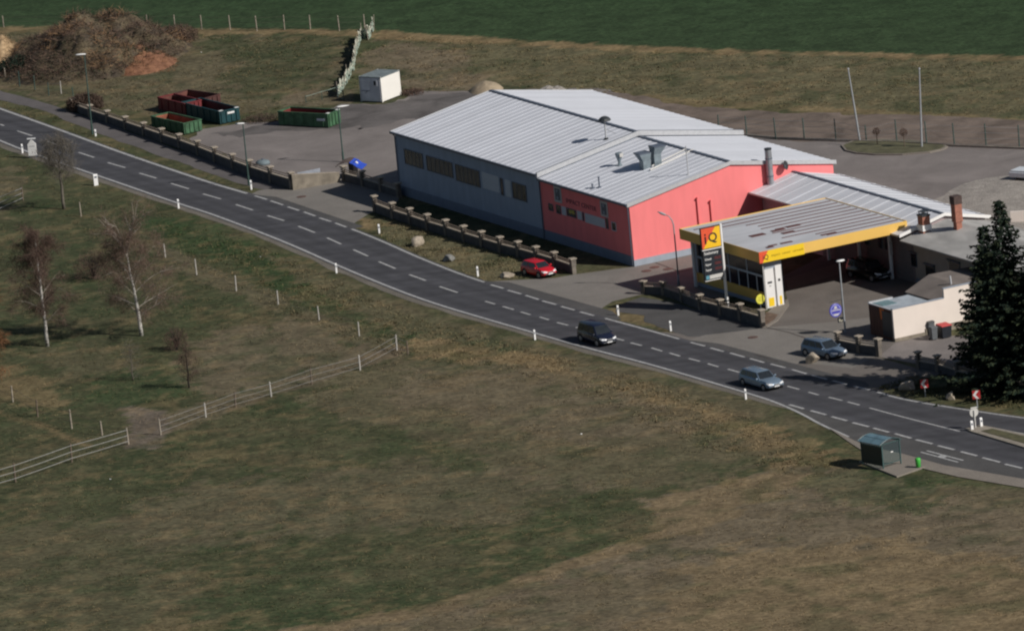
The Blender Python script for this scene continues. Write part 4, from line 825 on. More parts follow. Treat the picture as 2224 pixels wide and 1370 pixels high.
# ------------------------------------------------------------------ vehicles
def car(name, label, cat, paint, L, Wd, Ht, pxl, heading, hood=.95, belt=.90, hoodlen=.27, wind=.16, tail=.03, rearslope=.06, trunk=0, gl=None, extra=None):
    """hoodlen: bonnet share of length, wind: windscreen run, tail: rear glass run"""
    c = at(*pxl); t = thing(name, label, cat, c, radians(heading)); hw = Wd/2; gl = gl or M['glass']
    f, r = L/2, -L/2; xh = f-hoodlen*L; xt = xh-wind*L; xr = r+trunk*L+.06; xrt = xr+rearslope*L+tail*L
    mb = MB()
    # lower body loft: stations (x, zbottom, ztop, halfwidth top, halfwidth mid)
    st = [(r, .42, belt-.16, hw*.80, hw*.86), (r+.08, .30, belt-.04, hw*.88, hw*.95), (r+.45, .24, belt, hw*.93, hw), (0, .22, belt, hw*.94, hw), (xh-.05, .22, belt, hw*.93, hw), (f-.75, .24, hood-.06+.0, hw*.88, hw*.99), (f-.30, .28, hood-.17, hw*.82, hw*.95), (f-.06, .34, hood-.30, hw*.74, hw*.86), (f, .42, hood-.42, hw*.66, hw*.78)]
    rings = []
    for x, zb, zt, wt, wm in st:
        zm = zb+(zt-zb)*.55
        rings.append([(x,-wm*.9,zb),(x,-wm,zb+(zt-zb)*.2),(x,-wm,zm),(x,-wt,zt),(x,-wt*.6,zt+.035),(x,wt*.6,zt+.035),(x,wt,zt),(x,wm,zm),(x,wm,zb+(zt-zb)*.2),(x,wm*.9,zb)])
    vs = [p for rg in rings for p in rg]; n = 10; fs = []
    for i in range(len(rings)-1):
        for j in range(n): fs.append((i*n+j, i*n+(j+1) % n, (i+1)*n+(j+1) % n, (i+1)*n+j))
    fs.append(tuple(range(n))); fs.append(tuple(range((len(rings)-1)*n, len(rings)*n)))
    mb.mesh(vs, fs)
    # cabin
    wb, wtp = hw*.91, hw*.72; z0 = belt-.01; z1 = Ht
    gb = [(xr, -wb, z0), (xh, -wb, z0), (xh, wb, z0), (xr, wb, z0)]; gm = [(xrt-.01, -wtp, z1-.05), (xt, -wtp, z1-.05), (xt, wtp, z1-.05), (xrt-.01, wtp, z1-.05)]
    gt = [(xrt+.14, -wtp*.82, z1), (xt-.2, -wtp*.82, z1), (xt-.2, wtp*.82, z1), (xrt+.14, wtp*.82, z1)]
    mb.mesh(gb+gm+gt, [(0,1,5,4),(1,2,6,5),(2,3,7,6),(3,0,4,7),(4,5,9,8),(5,6,10,9),(6,7,11,10),(7,4,8,11),(8,9,10,11)])
    body = mb.build('body', paint, t, bevel=.05)
    body.data.polygons.foreach_set('use_smooth', [True]*len(body.data.polygons))
    def lerp(a, b, s): return tuple(a[i]+(b[i]-a[i])*s for i in range(3))
    def pane(nm, A, B, Cc, D, u0, u1, v0, v1, off, th=.02):
        # A,B bottom; D,C top
        q = lambda u, v: Vector(lerp(lerp(A, B, u), lerp(D, Cc, u), v))
        P4 = [q(u0, v0), q(u1, v0), q(u1, v1), q(u0, v1)]; nrm = (P4[1]-P4[0]).cross(P4[3]-P4[0]).normalized()
        if nrm.dot(Vector(off)) < 0: nrm = -nrm
        m_ = MB(); m_.mesh([tuple(p+nrm*.016) for p in P4]+[tuple(p-nrm*th) for p in P4], [(0,1,2,3),(4,5,6,7),(0,1,5,4),(1,2,6,5),(2,3,7,6),(3,0,4,7)]); return m_.build(nm, gl, t)
    pane('windscreen', gb[1], gb[2], gm[2], gm[1], .05, .95, .08, .93, (1, 0, .3)); pane('rear_window', gb[3], gb[0], gm[0], gm[3], .08, .92, .15, .9, (-1, 0, .2))
    for (A, B, Cc, D, s) in ((gb[0], gb[1], gm[1], gm[0], -1), (gb[3], gb[2], gm[2], gm[3], 1)):
        for u0, u1 in ((.06, .32), (.35, .62), (.65, .93)) if L > 4.3 else ((.08, .44), (.48, .93)): pane('side_window', A, B, Cc, D, u0, u1, .12, .88, (0, s, .2))
    wr = .315 if Ht < 1.7 else .35
    for x in (f-.82, r+.78):
        for s in (-1, 1):
            m_ = MB(); m_.lathe([(wr*.72, -.10), (wr, -.085), (wr, .085), (wr*.72, .10)], (0, 0, 0), 16, 'y'); wl_ = m_.build('wheel', M['tyre'], t); wl_.location = (x, s*(hw-.085), wr)
            m_ = MB(); m_.lathe([(wr*.30, s*.085), (wr*.68, s*.10), (wr*.66, s*.112), (wr*.2, s*.118)], (0, 0, 0), 10, 'y'); m_.build('rim', M['rim'], wl_)
            m_ = MB(); m_.lathe([(wr+.07, -.0), (wr+.075, .02)], (x, s*(hw+.002) - .01, wr), 16, 'y'); m_.build('wheel_arch', M['tyre'], t)
    for s in (-1, 1):
        m_ = MB(); zc = hood-.33; m_.mesh([(f-.02,s*hw*.36,zc-.10),(f-.13,s*hw*.80,zc-.07),(f-.42,s*hw*.90,zc+.06),(f-.40,s*hw*.86,zc+.13),(f-.2,s*hw*.74,zc+.09),(f-.10,s*hw*.38,zc+.04)], [(0,1,2,3,4,5)])
        m_.v = [(x+.045, y+s*.035, z+.035) for x, y, z in m_.v]; hd = m_.build('headlight', M['head'], t); so_ = hd.modifiers.new('thick', 'SOLIDIFY'); so_.thickness = .05; so_.offset = 0
        m_ = MB(); m_.box(xh-.28, xh-.16, s*(hw*.95)-.0*s, s*(hw*.95)+s*.2, belt+.02, belt+.15); m_.build('mirror', paint, t, bevel=.02)
        m_ = MB(); m_.box(r-.01, r+.1, s*hw*.62, s*hw*.84, belt-.25, belt-.08); m_.build('tail_light', M['chev_red'], t)
    m_ = MB(); m_.box(f-.03, f+.045, -hw*.30, hw*.30, hood-.42, hood-.30); m_.build('grille', M['chrome'] if Ht > 1 else M['trim'], t)
    m_ = MB(); m_.box(f-.12, f+.035, -hw*.70, hw*.70, .36, .48); m_.build('bumper', M['dark_metal'] if extra != 'chrome' else M['chrome'], t, bevel=.02)
    m_ = MB(); m_.box(f+.04, f+.06, -.26, .26, .40, .51); m_.build('number_plate', M['plate'], t)
    m_ = MB(); m_.box(r-.025, r-.0, -.26, .26, .55, .66); m_.build('number_plate', M['plate'], t)
    return t
CS = 1.0
car('parked_car', 'small red hatchback parked on the grass by the end pillar', 'car', M['p_red'], 3.95, 1.66, 1.42, (1171, 598), -57, hoodlen=.25, wind=.17)
car('dark_car', 'dark navy compact van driving on the main road', 'car', M['p_navy'], 4.6, 1.80, 1.84, (1298, 744), -62, hood=1.02, belt=1.02, hoodlen=.20, wind=.14, rearslope=.03)
car('estate_car', 'pale blue-grey estate car driving on the road near the bus bay', 'car', M['p_blue'], 5.0, 1.82, 1.52, (1655, 839), -60, hoodlen=.30, wind=.13, rearslope=.05)
car('silver_car', 'silver-blue estate car parked beside the boulder at the forecourt entrance', 'car', M['p_silver'], 4.75, 1.82, 1.56, (1791, 773), -54, hoodlen=.24, wind=.17, rearslope=.05)
car('black_car', 'black off-road car with bright chrome front standing at the canopy edge', 'car', M['p_black'], 4.8, 1.88, 1.78, (1888, 604), -55, hood=1.08, belt=1.05, hoodlen=.26, wind=.12, rearslope=.03, extra='chrome')
tv = thing('parked_trailer', 'pale boxy vehicle cut off by the right edge of the rear yard', 'trailer', at(2234, 392), radians(-38))
mb = MB(); mb.box(-1.6, 2.6, -.95, .95, .45, .95); mb.build('body', M['p_white'], tv, bevel=.06)
mb = MB(); mb.box(-1.5, 2.5, -.85, .85, .95, 1.12); mb.build('lid', M['p_white'], tv, bevel=.05)
for x in (-.6, 1.5):
    for s in (-.85, .85): mb = MB(); mb.lathe([(.2, -.08), (.3, -.07), (.3, .07), (.2, .08)], (x, s, .3), 12, 'y'); mb.build('wheel', M['tyre'], tv)
# ------------------------------------------------------------------ skips
def skip(label, near, right, left, hgt, paint, inside, rib=8, longribs=6, Lx=None, flare=.0, group='roll-off skips in the yard', caps=False):
    A = at(*near); Bv = at(*right); D = at(*left); d = (A-D).xy.normalized(); n = (Bv-A).xy
    L = Lx or (A-D).xy.length; wd = n.length; an = atan2(d.y, d.x); c = A
    t = thing('skip', label, 'skip', c, an, group)      # local: x towards near end, near-end corner at origin, y across (left side of heading)
    W_ = wd; th = .08
    side = 1 if Vector((-d.y, d.x)).dot(n) > 0 else -1
    Y = lambda y: y*side
    def bx(m_, x0, x1, y0, y1, z0, z1): a, b__ = sorted((Y(y0), Y(y1))); m_.box(x0, x1, a, b__, z0, z1)
    m_ = MB(); bx(m_, -L, 0, 0, th, .18, hgt); bx(m_, -L, 0, W_-th, W_, .18, hgt); bx(m_, -th, 0, th, W_-th, .18, hgt); bx(m_, -L, -L+th, th, W_-th, .18, hgt); bx(m_, -L, 0, 0, W_, .10, .18)
    m_.build('shell', paint, t)
    m_ = MB(); bx(m_, -L+th+.004, -th-.004, th+.004, th+.02, .2, hgt-.06); bx(m_, -L+th+.004, -th-.004, W_-th-.02, W_-th-.004, .2, hgt-.06); bx(m_, -L+th+.004, -L+th+.02, th+.02, W_-th-.02, .2, hgt-.06); bx(m_, -th-.02, -th-.004, th+.02, W_-th-.02, .2, hgt-.06); bx(m_, -L+th, -th, th, W_-th, .185, .26)
    m_.build('lining', inside, t)
    m_ = MB(); bx(m_, -L-.03, .05, -.05, .09, hgt+.002, hgt+.09); bx(m_, -L-.03, .05, W_-.09, W_+.05, hgt+.002, hgt+.09); bx(m_, -.09, .05, .09, W_-.09, hgt+.002, hgt+.09); bx(m_, -L-.03, -L+.09, .09, W_-.09, hgt+.002, hgt+.09); m_.build('rim', paint, t)
    for i in range(longribs):
        x = -L+(i+.5)*L/longribs; m_ = MB(); bx(m_, x-.06, x+.06, -.075, -.002, .2, hgt-.02); m_.build('rib', paint, t); m_ = MB(); bx(m_, x-.06, x+.06, W_+.002, W_+.075, .2, hgt-.02); m_.build('rib', paint, t)
    for i in range(4):
        y = (i+.5)*W_/4; m_ = MB(); bx(m_, .002, .09, y-.13, y+.13, .2, hgt-.05); m_.build('end_rib', paint, t)
    for y in (.35, W_-.35): m_ = MB(); m_.lathe([(.02, -.1), (.13, -.09), (.13, .09), (.02, .1)], (-.4, Y(y), .10), 10, 'y'); m_.build('roller', M['dark_metal'], t)
    if caps:
        for y in (.25, W_-.25): m_ = MB(); bx(m_, -.3, .02, y-.22, y+.22, hgt+.092, hgt+.12); m_.build('corner_plate', M['white'], t)
    return t, L, W_, Y
s1 = skip('green skip with orange rusty inside, nearest the roadside fence', (401,294), (445,287), (330,278), 1.18, M['sk_green'], M['rust_o'])
s2 = skip('dark teal skip with white corner plates and white label', (479,272), (526,264), (396,251), 1.35, M['sk_teal'], M['sk_dark'], caps=True)
t, L, W_, Y = s2; mb = MB(); a, b_ = sorted((Y(W_*.38), Y(W_*.72))); mb.box(.092, .10, a, b_, 1.0, 1.2); mb.build('label_plate', M['white'], t)
s3 = skip('green ribbed skip with a white side label, standing alone in the yard', (714,279), (744,269), (606,273), 1.42, M['sk_green'], M['sk_red'], longribs=5, caps=True)
t, L, W_, Y = s3; mb = MB(); a, b_ = sorted((Y(-.08), Y(-.095))); mb.box(-1.35, -.35, a, b_, .75, 1.0); mb.build('label_plate', M['panel_pale'], t)
skip('red skip partly hidden behind the two front skips', (404,254), (440,246), (345,240), 1.35, M['sk_red'], M['rust'], longribs=4)
skip('low dark rusty skip at the back of the skip group', (438,242), (446,230), (368,232), 1.2, M['sk_dark'], M['rust'], longribs=4)
# ------------------------------------------------------------------ office container
cp = at(831, 224); e1 = (at(782, 223)-cp).xy; e2 = (at(872, 208)-cp).xy; an = atan2(e2.y, e2.x)
ct = thing('site_container', 'white site container with dark little window at the edge of the yard', 'container', cp, an)
CL, CW, CH = e2.length, e1.length, 2.62
mb = MB(); mb.box(0, CL, 0, CW, .12, CH); mb.build('shell', M['cont_white'], ct)
mb = MB(); mb.box(-.05, CL+.04, -.05, CW+.04, CH+.002, CH+.09); mb.build('roof', M['cont_roof'], ct)
mb = MB(); mb.box(-.02, -.004, 0, CW, .12, CH); 
for i in range(16): mb.box(-.05, -.02, .1+i*CW/16.5, .1+i*CW/16.5+.07, .2, CH-.12)
mb.build('corrugated_end', M['cont_grey'], ct)
mb = MB()
for x in (0, CL-.12):
    for y in (-.02, CW-.1): mb.box(x-.02, x+.12, y-.0, y+.12, .05, CH+.1)
mb.build('corner_post', M['cont_white'], ct)
wy = CW*.26
mb = MB(); mb.box(-.09, -.05, wy-.27, wy+.27, 1.75, 2.4); wn = mb.build('window', M['cont_grey'], ct); mb = MB(); mb.box(-.105, -.088, wy-.13, wy+.13, 1.85, 2.3); mb.build('pane', M['black'], wn)
mb = MB(); mb.box(-.08, -.055, CW*.50, CW*.92, .2, 2.35); dr = mb.build('door', M['cont_grey'], ct); mb = MB(); mb.box(-.13, -.082, CW*.52, CW*.9, 1.22, 1.27); mb.tube([(-.1, CW*.6, 1.25), (-.12, CW*.75, 1.0)], .02, 4); mb.build('bar', M['trim'], dr)
# ------------------------------------------------------------------ street lamps and poles
def height(px, py, ty):
    b__ = at(px, py)
    for h in np.arange(.1, 25, .02):
        if pix(b__+Vector((0, 0, h)))[1] < ty: return h
def lamp(label, bx, by, ty, headlen=.95, hd=(0, 0), mt='lamp_green'):
    h = height(bx, by, ty); b__ = at(bx, by); t = thing('street_lamp', label, 'street lamp', b__, hd[0], 'green street lamps by the path and yard')
    m_ = MB(); m_.tube([(0,0,0),(0,0,1.0)], .11, 8); m_.tube([(0,0,1.0),(0,0,h-.05)], [.075,.055], 8); m_.build('pole', M[mt], t)
    m_ = MB(); 
    pr = [(-.20,.03),(0,.14),(.4,.17),(.75,.13),(headlen,.02)]
    vs = []; n = 8
    for x, r_ in pr:
        for j in range(n): a = 2*pi*j/n; vs.append((x, r_*cos(a), .02+r_*.55*sin(a)))
    fs = [(i*n+j, i*n+(j+1) % n, (i+1)*n+(j+1) % n, (i+1)*n+j) for i in range(len(pr)-1) for j in range(n)]+[tuple(range(n)), tuple(range((len(pr)-1)*n, len(pr)*n))]
    m_.mesh(vs, fs); h_ = m_.build('lamp_head', M['lamp_white'], t, smooth=True); h_.location = (0, 0, h); return t
lamp('green lamp post with white head rising beside the brown bush by the footpath', 201, 292, 119, hd=(pi*.98,))
lamp('green lamp post with white head at the pillared fence by the yard', 541, 403, 269, hd=(pi*.98,), headlen=.6)
lamp('dark lamp post with long white head behind the blue cover in the yard', 746, 352, 233, hd=(.25,), headlen=1.2)
h = height(1475, 622, 466); t = thing('curved_lamp', 'grey lamp post with curved arm in front of the pink gable', 'street lamp', at(1475, 622), radians(172))
mb = MB(); mb.tube([(0,0,0),(0,0,1.1)], .10, 8); mb.tube([(0,0,1.1),(0,0,h-1.0),(.1,0,h-.55),(.35,0,h-.15),(.65,0,h)], [.07,.06,.055,.05,.045], 8); mb.build('pole', M['lamp_grey'], t, smooth=True)
mb = MB(); mb.lathe([(.03, -.05), (.10, .1), (.13, .45), (.03, .85)], (0, 0, 0), 8, 'x'); hh = mb.build('lamp_head', M['lamp_grey'], t, smooth=True); hh.location = (.62, 0, h-.02); hh.rotation_euler = (0, -.45, 0)
b__ = at(1836, 722); h = height(1836, 722, 568); t = thing('forecourt_lamp', 'grey lamp post with flat white head carrying round blue sign on the forecourt', 'street lamp', b__, ANG)
mb = MB(); mb.tube([(0,0,0),(0,0,h)], [.09,.065], 8); mb.build('pole', M['lamp_grey'], t)
mb = MB(); mb.lathe([(.06,-.08),(.34,-.02),(.40,.05),(.30,.11),(.05,.13)], (0,0,0), 16); hh = mb.build('lamp_head', M['lamp_white'], t, smooth=True); hh.location = (.12, 0, h); hh.scale = (1.15, .6, 1)
zc = height(1836, 722, 671); ws = at(1810, 671, 0)
t2 = thing('hanging_sign', 'round blue and white sign with small black plate hung on the forecourt lamp', 'sign', b__+Vector((0, 0, 0)), ANG)
zc = zc+.02
mb = MB(); mb.tube([(-.05,0,zc+.9),(-1.45,0,zc+.82)], .025, 5); mb.tube([(-.1,0,zc-.6),(-.1,0,zc+.9)], .02, 4); mb.build('bracket', M['dark_metal'], t2)
mb = MB(); mb.lathe([(.60,-.05),(.64,-.03),(.64,.03),(.60,.05)], (-.82, 0, zc), 26, 'y'); ds = mb.build('disc', M['sign_blue'], t2)
mb = MB(); mb.lathe([(.53,-.052),(.53,-.056)], (-.82,0,zc),26,'y'); mb.build('pale_ring', M['sign_pale'], ds)
mb = MB(); mb.lathe([(.48,-.058),(.48,-.062)], (-.82,0,zc),26,'y'); mb.build('blue_field', M['sign_blue'], ds)
mb = MB(); mb.box(-.82-.45,-.82+.45,-.068,-.062,zc-.02,zc+.06); mb.poly([(-.82-.34,-.066,zc-.30),(-.82+.34,-.066,zc-.30),(-.82+.18,-.066,zc-.46),(-.82-.18,-.066,zc-.46)]); mb.lathe([(.15,-.062),(.15,-.068)], (-.82,0,zc+.27),12,'y'); mb.box(-.82-.30,-.82+.30,-.068,-.062,zc+.13,zc+.17); mb.build('emblem', M['white_dull'], ds)
mb = MB(); mb.box(-.68,-.04,-.05,.0,zc-1.18,zc-.72); pl = mb.build('black_plate', M['black'], t2)
text('Bar', .34, mat('cream_letters', (.70, .66, .52)), pl, (-.62, -.056, zc-1.07), (pi/2, .15, 0))
# flagpoles, topiary island
for lb, (bx, by, ty, lean, tx) in (('left pale flagpole leaning slightly at the grass oval', (1868,309,150,0,1843)), ('right pale flagpole at the grass oval', (2002,322,152,0,1996))):
    h = height(bx, by, ty); b_ = at(bx, by); hh = pix(b_+Vector((0,0,h)))[0]; dx = (tx-hh)/20.5
    t = thing('flagpole', lb, 'flagpole', b_, 0, 'flagpoles in the rear yard'); mb = MB(); mb.tube([(0,0,0),(dx*.5,0,h*.5),(dx,0,h)], [.11,.09,.06], 8); mb.build('pole', M['lamp_grey'], t); mb = MB(); mb.lathe([(.1,0),(.1,.12),(.02,.14)], (dx,0,h), 8); mb.build('finial', M['trim_light'], t)
E_ = [(1827,318),(1850,309),(1900,305),(1980,307),(2050,317),(2059,321),(2048,327),(2020,333),(1960,338),(1900,338),(1860,335),(1836,329)]
ev = [p[:2] for p in pp(E_)]; mb = MB(); mb.prism(ev, 0, .15); o = mb.build('oval_kerb', M['paving']); o['kind'] = 'structure'
cx = sum(p[0] for p in ev)/len(ev); cy = sum(p[1] for p in ev)/len(ev); ev2 = [(cx+(p[0]-cx)*.955, cy+(p[1]-cy)*.93) for p in ev]
mb = MB(); mb.prism(ev2, .1, .17); o = mb.build('oval_lawn', mat('oval_turf', (.09, .085, .045), var=.35, scale=.8)); o['kind'] = 'structure'
def leafball(mb, c, r, n, s, flat=1.):
    for _ in range(n):
        d = Vector((random.gauss(0,1), random.gauss(0,1), random.gauss(0,1))).normalized()*r*random.uniform(.55, 1.05)
        p = Vector(c)+Vector((d.x, d.y, d.z*flat)); a = Vector((random.gauss(0,1), random.gauss(0,1), random.gauss(0,1))).normalized()*s; b = a.cross(Vector((random.gauss(0,1), random.gauss(0,1), random.gauss(0,1)))).normalized()*s*.6
        mb.poly([p-a, p+b, p+a])
for lb, bx, by, cy_ in (('left ball-headed standard shrub on the grass oval', 1906, 318, 286), ('right ball-headed standard shrub on the grass oval', 1965, 322, 288)):
    h = height(bx, by, cy_); t = thing('ball_shrub', lb, 'shrub', at(bx, by), 0, 'ball shrubs on the grass oval'); mb = MB(); mb.tube([(0,0,0.1),(0,0,h)], .045, 6); mb.build('stem', M['trunk'], t); mb = MB(); leafball(mb, (0,0,h), .42, 420, .07); mb.build('crown', M['shrub_red'], t, fix=False)
# ------------------------------------------------------------------ price sign
b_ = at(1580, 668); h = height(1580, 668, 486); ps = thing('price_sign', 'tall fuel price sign with iQ logo above black panel', 'sign', b_, ROT)
mb = MB(); mb.tube([(0,0,0),(0,0,h)], .14, 12); mb.build('post', M['white'], ps)
for z0, z1 in ((.12, .28), (.42, .60), (.74, 1.05)): mb = MB(); mb.lathe([(.165,z0),(.165,z1)], (0,0,0), 12); mb.build('post_band', M['lamp_white'], ps)
for z0, z1 in ((.28, .42), (.60, .74)): mb = MB(); mb.lathe([(.163,z0),(.163,z1)], (0,0,0), 12); mb.build('post_band', M['black'], ps)
yL, yR = -2.12, -.14; zt = h-.10; zi = zt-1.98; zbm = zi-2.9
mb = MB(); mb.box(-.12,.12,yL-.03,yR+.03,zi-.02,zt); lg = mb.build('logo_box', M['black'], ps)
mb = MB(); x = .125; mb.poly([(x,yL,zi+.06),(x,yR,zi+.06),(x,yR,zt-.03),(x,yL+1.45,zt-.03),(x,yL+.05,zi+.06)]); mb.build('logo_yellow', M['sign_yellow'], lg)
mb = MB(); mb.poly([(x,yL,zi+.06),(x,yL+.10,zi+.06),(x,yL+1.5,zt-.03),(x,yL,zt-.03)]); 
for i, v_ in enumerate(mb.v): mb.v[i] = (v_[0]+.004, v_[1], v_[2])
mb.build('logo_red', M['red_sign'], lg)
text('i', 1.45, mat('dark_maroon', (.03, .004, .008)), lg, (.132, yL+.22, zi+.50), (pi/2, 0, pi/2), bold=True); text('Q', 1.18, M['black'], lg, (.132, yL+.68, zi+.62), (pi/2, 0, pi/2), bold=True)
mb = MB(); mb.box(-.12,.12,yL,yR,zbm,zi-.12); bd = mb.build('price_board', M['black'], ps)
mb = MB(); mb.box(-.13,.14,yL-.03,yR+.03,zi-.115,zi-.03); mb.box(-.13,.13,yL,yR,zbm-.10,zbm-.05); mb.build('white_strip', M['white'], bd)
text('Stationary', .36, M['white'], bd, (.124, yL+.1, zi-.52), (pi/2, 0, pi/2), sx=1.02, bold=True)
for i, s_ in enumerate(('Diesel', 'Super', 'Super')): text(s_, .27, M['white'], bd, (.124, yL+.15, zi-1.05-i*.5), (pi/2, 0, pi/2), bold=True)
mb = MB()
for i in range(3): mb.box(.121,.126,yL+1.15,yR-.12,zi-1.08-i*.5,zi-.82-i*.5)
mb.build('price_display', mat('dim_red_display', (.07, .012, .015), var=.4), bd)
mb = MB(); mb.box(.121,.128,yL+.5,yR-.05,zbm+.06,zbm+.42); mb.build('pale_badge', M['white_dull'], bd)
mb = MB(); mb.box(.121,.128,yL+.12,yL+.46,zbm+.06,zbm+.42); mb.build('blue_badge', mat('teal_badge', (.10, .28, .36)), bd)
# ------------------------------------------------------------------ delineator posts
def delineator(bx, by, label, h=.92, w_=.085, group='white roadside marker posts'):
    t = thing('marker_post', label, 'marker post', at(bx, by), ROT+random.uniform(-.1,.1), group)
    m_ = MB(); m_.mesh([(-.05,-w_,0),(.05,-w_,0),(.05,w_,0),(-.05,w_,0),(-.04,-w_,h),(.04,-w_,h-.08),(.04,w_,h-.08),(-.04,w_,h)], [(3,2,1,0),(4,5,6,7),(0,1,5,4),(1,2,6,5),(2,3,7,6),(3,0,4,7)]); m_.build('post', M['lamp_white'], t)
    m_ = MB(); m_.box(.042,.056,-w_*.6,w_*.6,h-.38,h-.2); m_.build('reflector', M['trim'], t)
    return t
for bx, by, lb in ((388,453,'white marker post on the near verge between the leafless tree and the roadside birch'),(731,593,'white marker post on the near verge at the middle bend below the yard entrance'),(1162,738,'white marker post on the near verge just before the navy van'),(1620,867,'white marker post on the near verge below the pale estate car'),(49,333,'white marker post beside the tall white pointed board'),(546,412,'white marker post at the foot of the lamp by the yard entrance'),(824,508,'white marker post on the grass below the first pillars of the hall fence'),(1038,600,'white marker post on the grass left of the boulder by the red car'),(1343,685,'white marker post on the soil strip left of the old asphalt patch'),(1457,719,'white marker post at the right end of the old asphalt patch'),(208,296,'short white marker post at the foot of the lamp by the brown bush')):
    delineator(bx, by, lb, .95 if bx != 208 else .7)
delineator(209, 403, 'wide white plastic marker standing beside the road edge, larger than the posts', h=1.15, w_=.22)
for bx, by, lb in ((2112,936,'left white bollard at the tip of the traffic island'),(2132,929,'right white bollard at the tip of the traffic island')): delineator(bx, by, lb, .92, .12, 'white bollards on the island')
t = thing('island_sign', 'round traffic sign seen from behind on the island tip', 'sign', at(2119, 932), radians(20)); mb = MB(); mb.tube([(0,0,.1),(0,0,1.7)], .07, 8); mb.build('post', M['white_dull'], t); mb = MB(); mb.lathe([(.40,-.03),(.42,0),(.40,.03)], (0,.08,1.5), 22, 'y'); mb.build('disc', M['white_dull'], t); mb = MB(); mb.box(-.30,.30,.0,.05,1.85,1.98); mb.build('sign_hood', M['white_dull'], t)
t = thing('pointed_board', 'tall white board with pointed top and flat hood beside the road at the left edge', 'sign', at(72, 343), radians(-8)); mb = MB()
ol = [(-.42,.25),(.42,.25),(.42,1.45),(0,1.95),(-.42,1.45)]; mb.mesh([(x,-.12,z) for x,z in ol]+[(x,.12,z) for x,z in ol], [(0,1,2,3,4),(9,8,7,6,5)]+[(i,(i+1)%5,(i+1)%5+5,i+5) for i in range(5)]); mb.build('board', M['white'], t)
mb = MB(); mb.box(-.42,.42,-.16,.16,1.97,2.04); mb.build('hood', M['lamp_white'], t)
mb = MB(); mb.box(-.38,-.30,-.05,.05,0,.25); mb.box(.30,.38,-.05,.05,0,.25); mb.box(-.36,-.32,-.03,.03,1.4,1.97); mb.box(.32,.36,-.03,.03,1.4,1.97); mb.build('stand', M['trim'], t)
mb = MB(); mb.box(-.3,.3,-.125,-.12,1.2,1.24); mb.build('seam', M['trim'], t)
# chevron signs
for bx, by, lb in ((2010,862,'red and white chevron sign nearer the yard entrance'),(2123,886,'red and white chevron sign farther right, above the island')):
    t = thing('chevron_sign', lb, 'sign', at(bx, by), radians(-2), 'chevron signs on the curve'); mb = MB(); mb.tube([(0,0,0),(0,0,.95)], .05, 6); mb.build('post', M['lamp_grey'], t)
    mb = MB(); mb.box(-.34,.34,-.09,-.05,.85,1.60); bd = mb.build('board', M['chev_red'], t)
    mb = MB(); y=-.095; mb.poly([(.12,y,1.58),(-.18,y,1.22),(.12,y,.87),(-.10,y,.87),(-.33,y,1.22),(-.10,y,1.58)]); mb.mesh([],[]) ; mb.v=[]; mb.f=[]; mb.m=[]
    mb.mesh([(.22,y,1.58),(-.02,y,1.58),(-.32,y,1.22),(-.02,y,.87),(.22,y,.87),(-.08,y,1.22)], [(0,1,2,5),(5,2,3,4)]); mb.build('arrow', M['white'], bd)
# ------------------------------------------------------------------ bus shelter
cA, cB, cC, cD = at(1875,1014), at(1919,1020), at(1962,1009), at(1917,1000)
ud = Vector((2.6, 0)); bsx = at(1874, 1012); dB = (at(1919,1021)-bsx).xy; an = atan2(dB.y, dB.x)
t = thing('bus_shelter', 'bus shelter with curved glass roof and dark green back panel', 'bus shelter', bsx, an)
bw = dB.length; ac = (at(1963,1010)-at(1919,1021)).xy; side = 1; bd_ = abs(-sin(an)*ac.x+cos(an)*ac.y); bl = ac.length; sh_ = cos(an)*ac.x+sin(an)*ac.y
mb = MB()
ca_, sa_ = cos(-an), sin(-an)
def tl(px, py): p = at(px, py)-bsx; return (p.x*ca_-p.y*sa_, p.x*sa_+p.y*ca_)
mb.prism([tl(*q) for q in ((1866,1004),(1948,1037),(2008,1016),(1925,988))], 0, .14); mb.build('base_slab', M['paving'], t)
dp = 2.0
for x, y in ((0,0),(bw,0),(0,dp),(bw,dp)): mb = MB(); mb.box(x-.045,x+.045,y-.045,y+.045,.14,2.25); mb.build('post', M['bus_green'], t)
mb = MB(); mb.box(.05,bw-.05,-.03,.03,.35,1.95); mb.build('back_panel', mat('dark_green_panel', (.012,.03,.035), rough=.3), t)
mb = MB(); mb.box(0,bw,-.04,.04,1.955,2.05); mb.box(0,bw,-.04,.04,2.2,2.27); mb.box(bw-.03,bw+.03,0,dp,2.2,2.27); mb.box(-.03,.03,0,dp,2.2,2.27); mb.box(0,bw,dp-.04,dp+.04,2.2,2.27); mb.box(bw-.03,bw+.03,.05,dp-.05,.45,.5); mb.box(-.03,.03,.05,dp-.05,.45,.5); mb.build('frame', M['bus_green'], t)
mb = MB(); mb.box(bw-.01,bw+.01,.06,dp-.06,.5,2.2); mb.build('side_glass', M['clear'], t)
mb = MB(); mb.box(-.01,.01,.06,dp-.06,.5,2.2); mb.build('side_glass', M['clear'], t)
mb = MB(); n = 10; pts = [(-.25+(dp+.45)*i/n, 2.22+.50*sin(pi*(i+1.2)/(n+2.2))-.12) for i in range(n+1)]
for i in range(n): mb.poly([(-.12,pts[i][0],pts[i][1]),(bw+.12,pts[i][0],pts[i][1]),(bw+.12,pts[i+1][0],pts[i+1][1]),(-.12,pts[i+1][0],pts[i+1][1])])
rf = mb.build('roof', mat('shelter_roof_glass', (.12,.20,.24), rough=.15, var=.25, scale=1.2), t); s_ = rf.modifiers.new('thick','SOLIDIFY'); s_.thickness = .03
mb = MB()
for x in (-.12, bw+.12): mb.tube([(x, p[0], p[1]+.02) for p in pts], .03, 5)
mb.build('roof_rim', M['bus_green'], rf)
mb = MB(); mb.box(bw+.02,bw+.03,dp*.48,dp*.60,1.35,1.45); mb.build('sticker', M['white'], t)
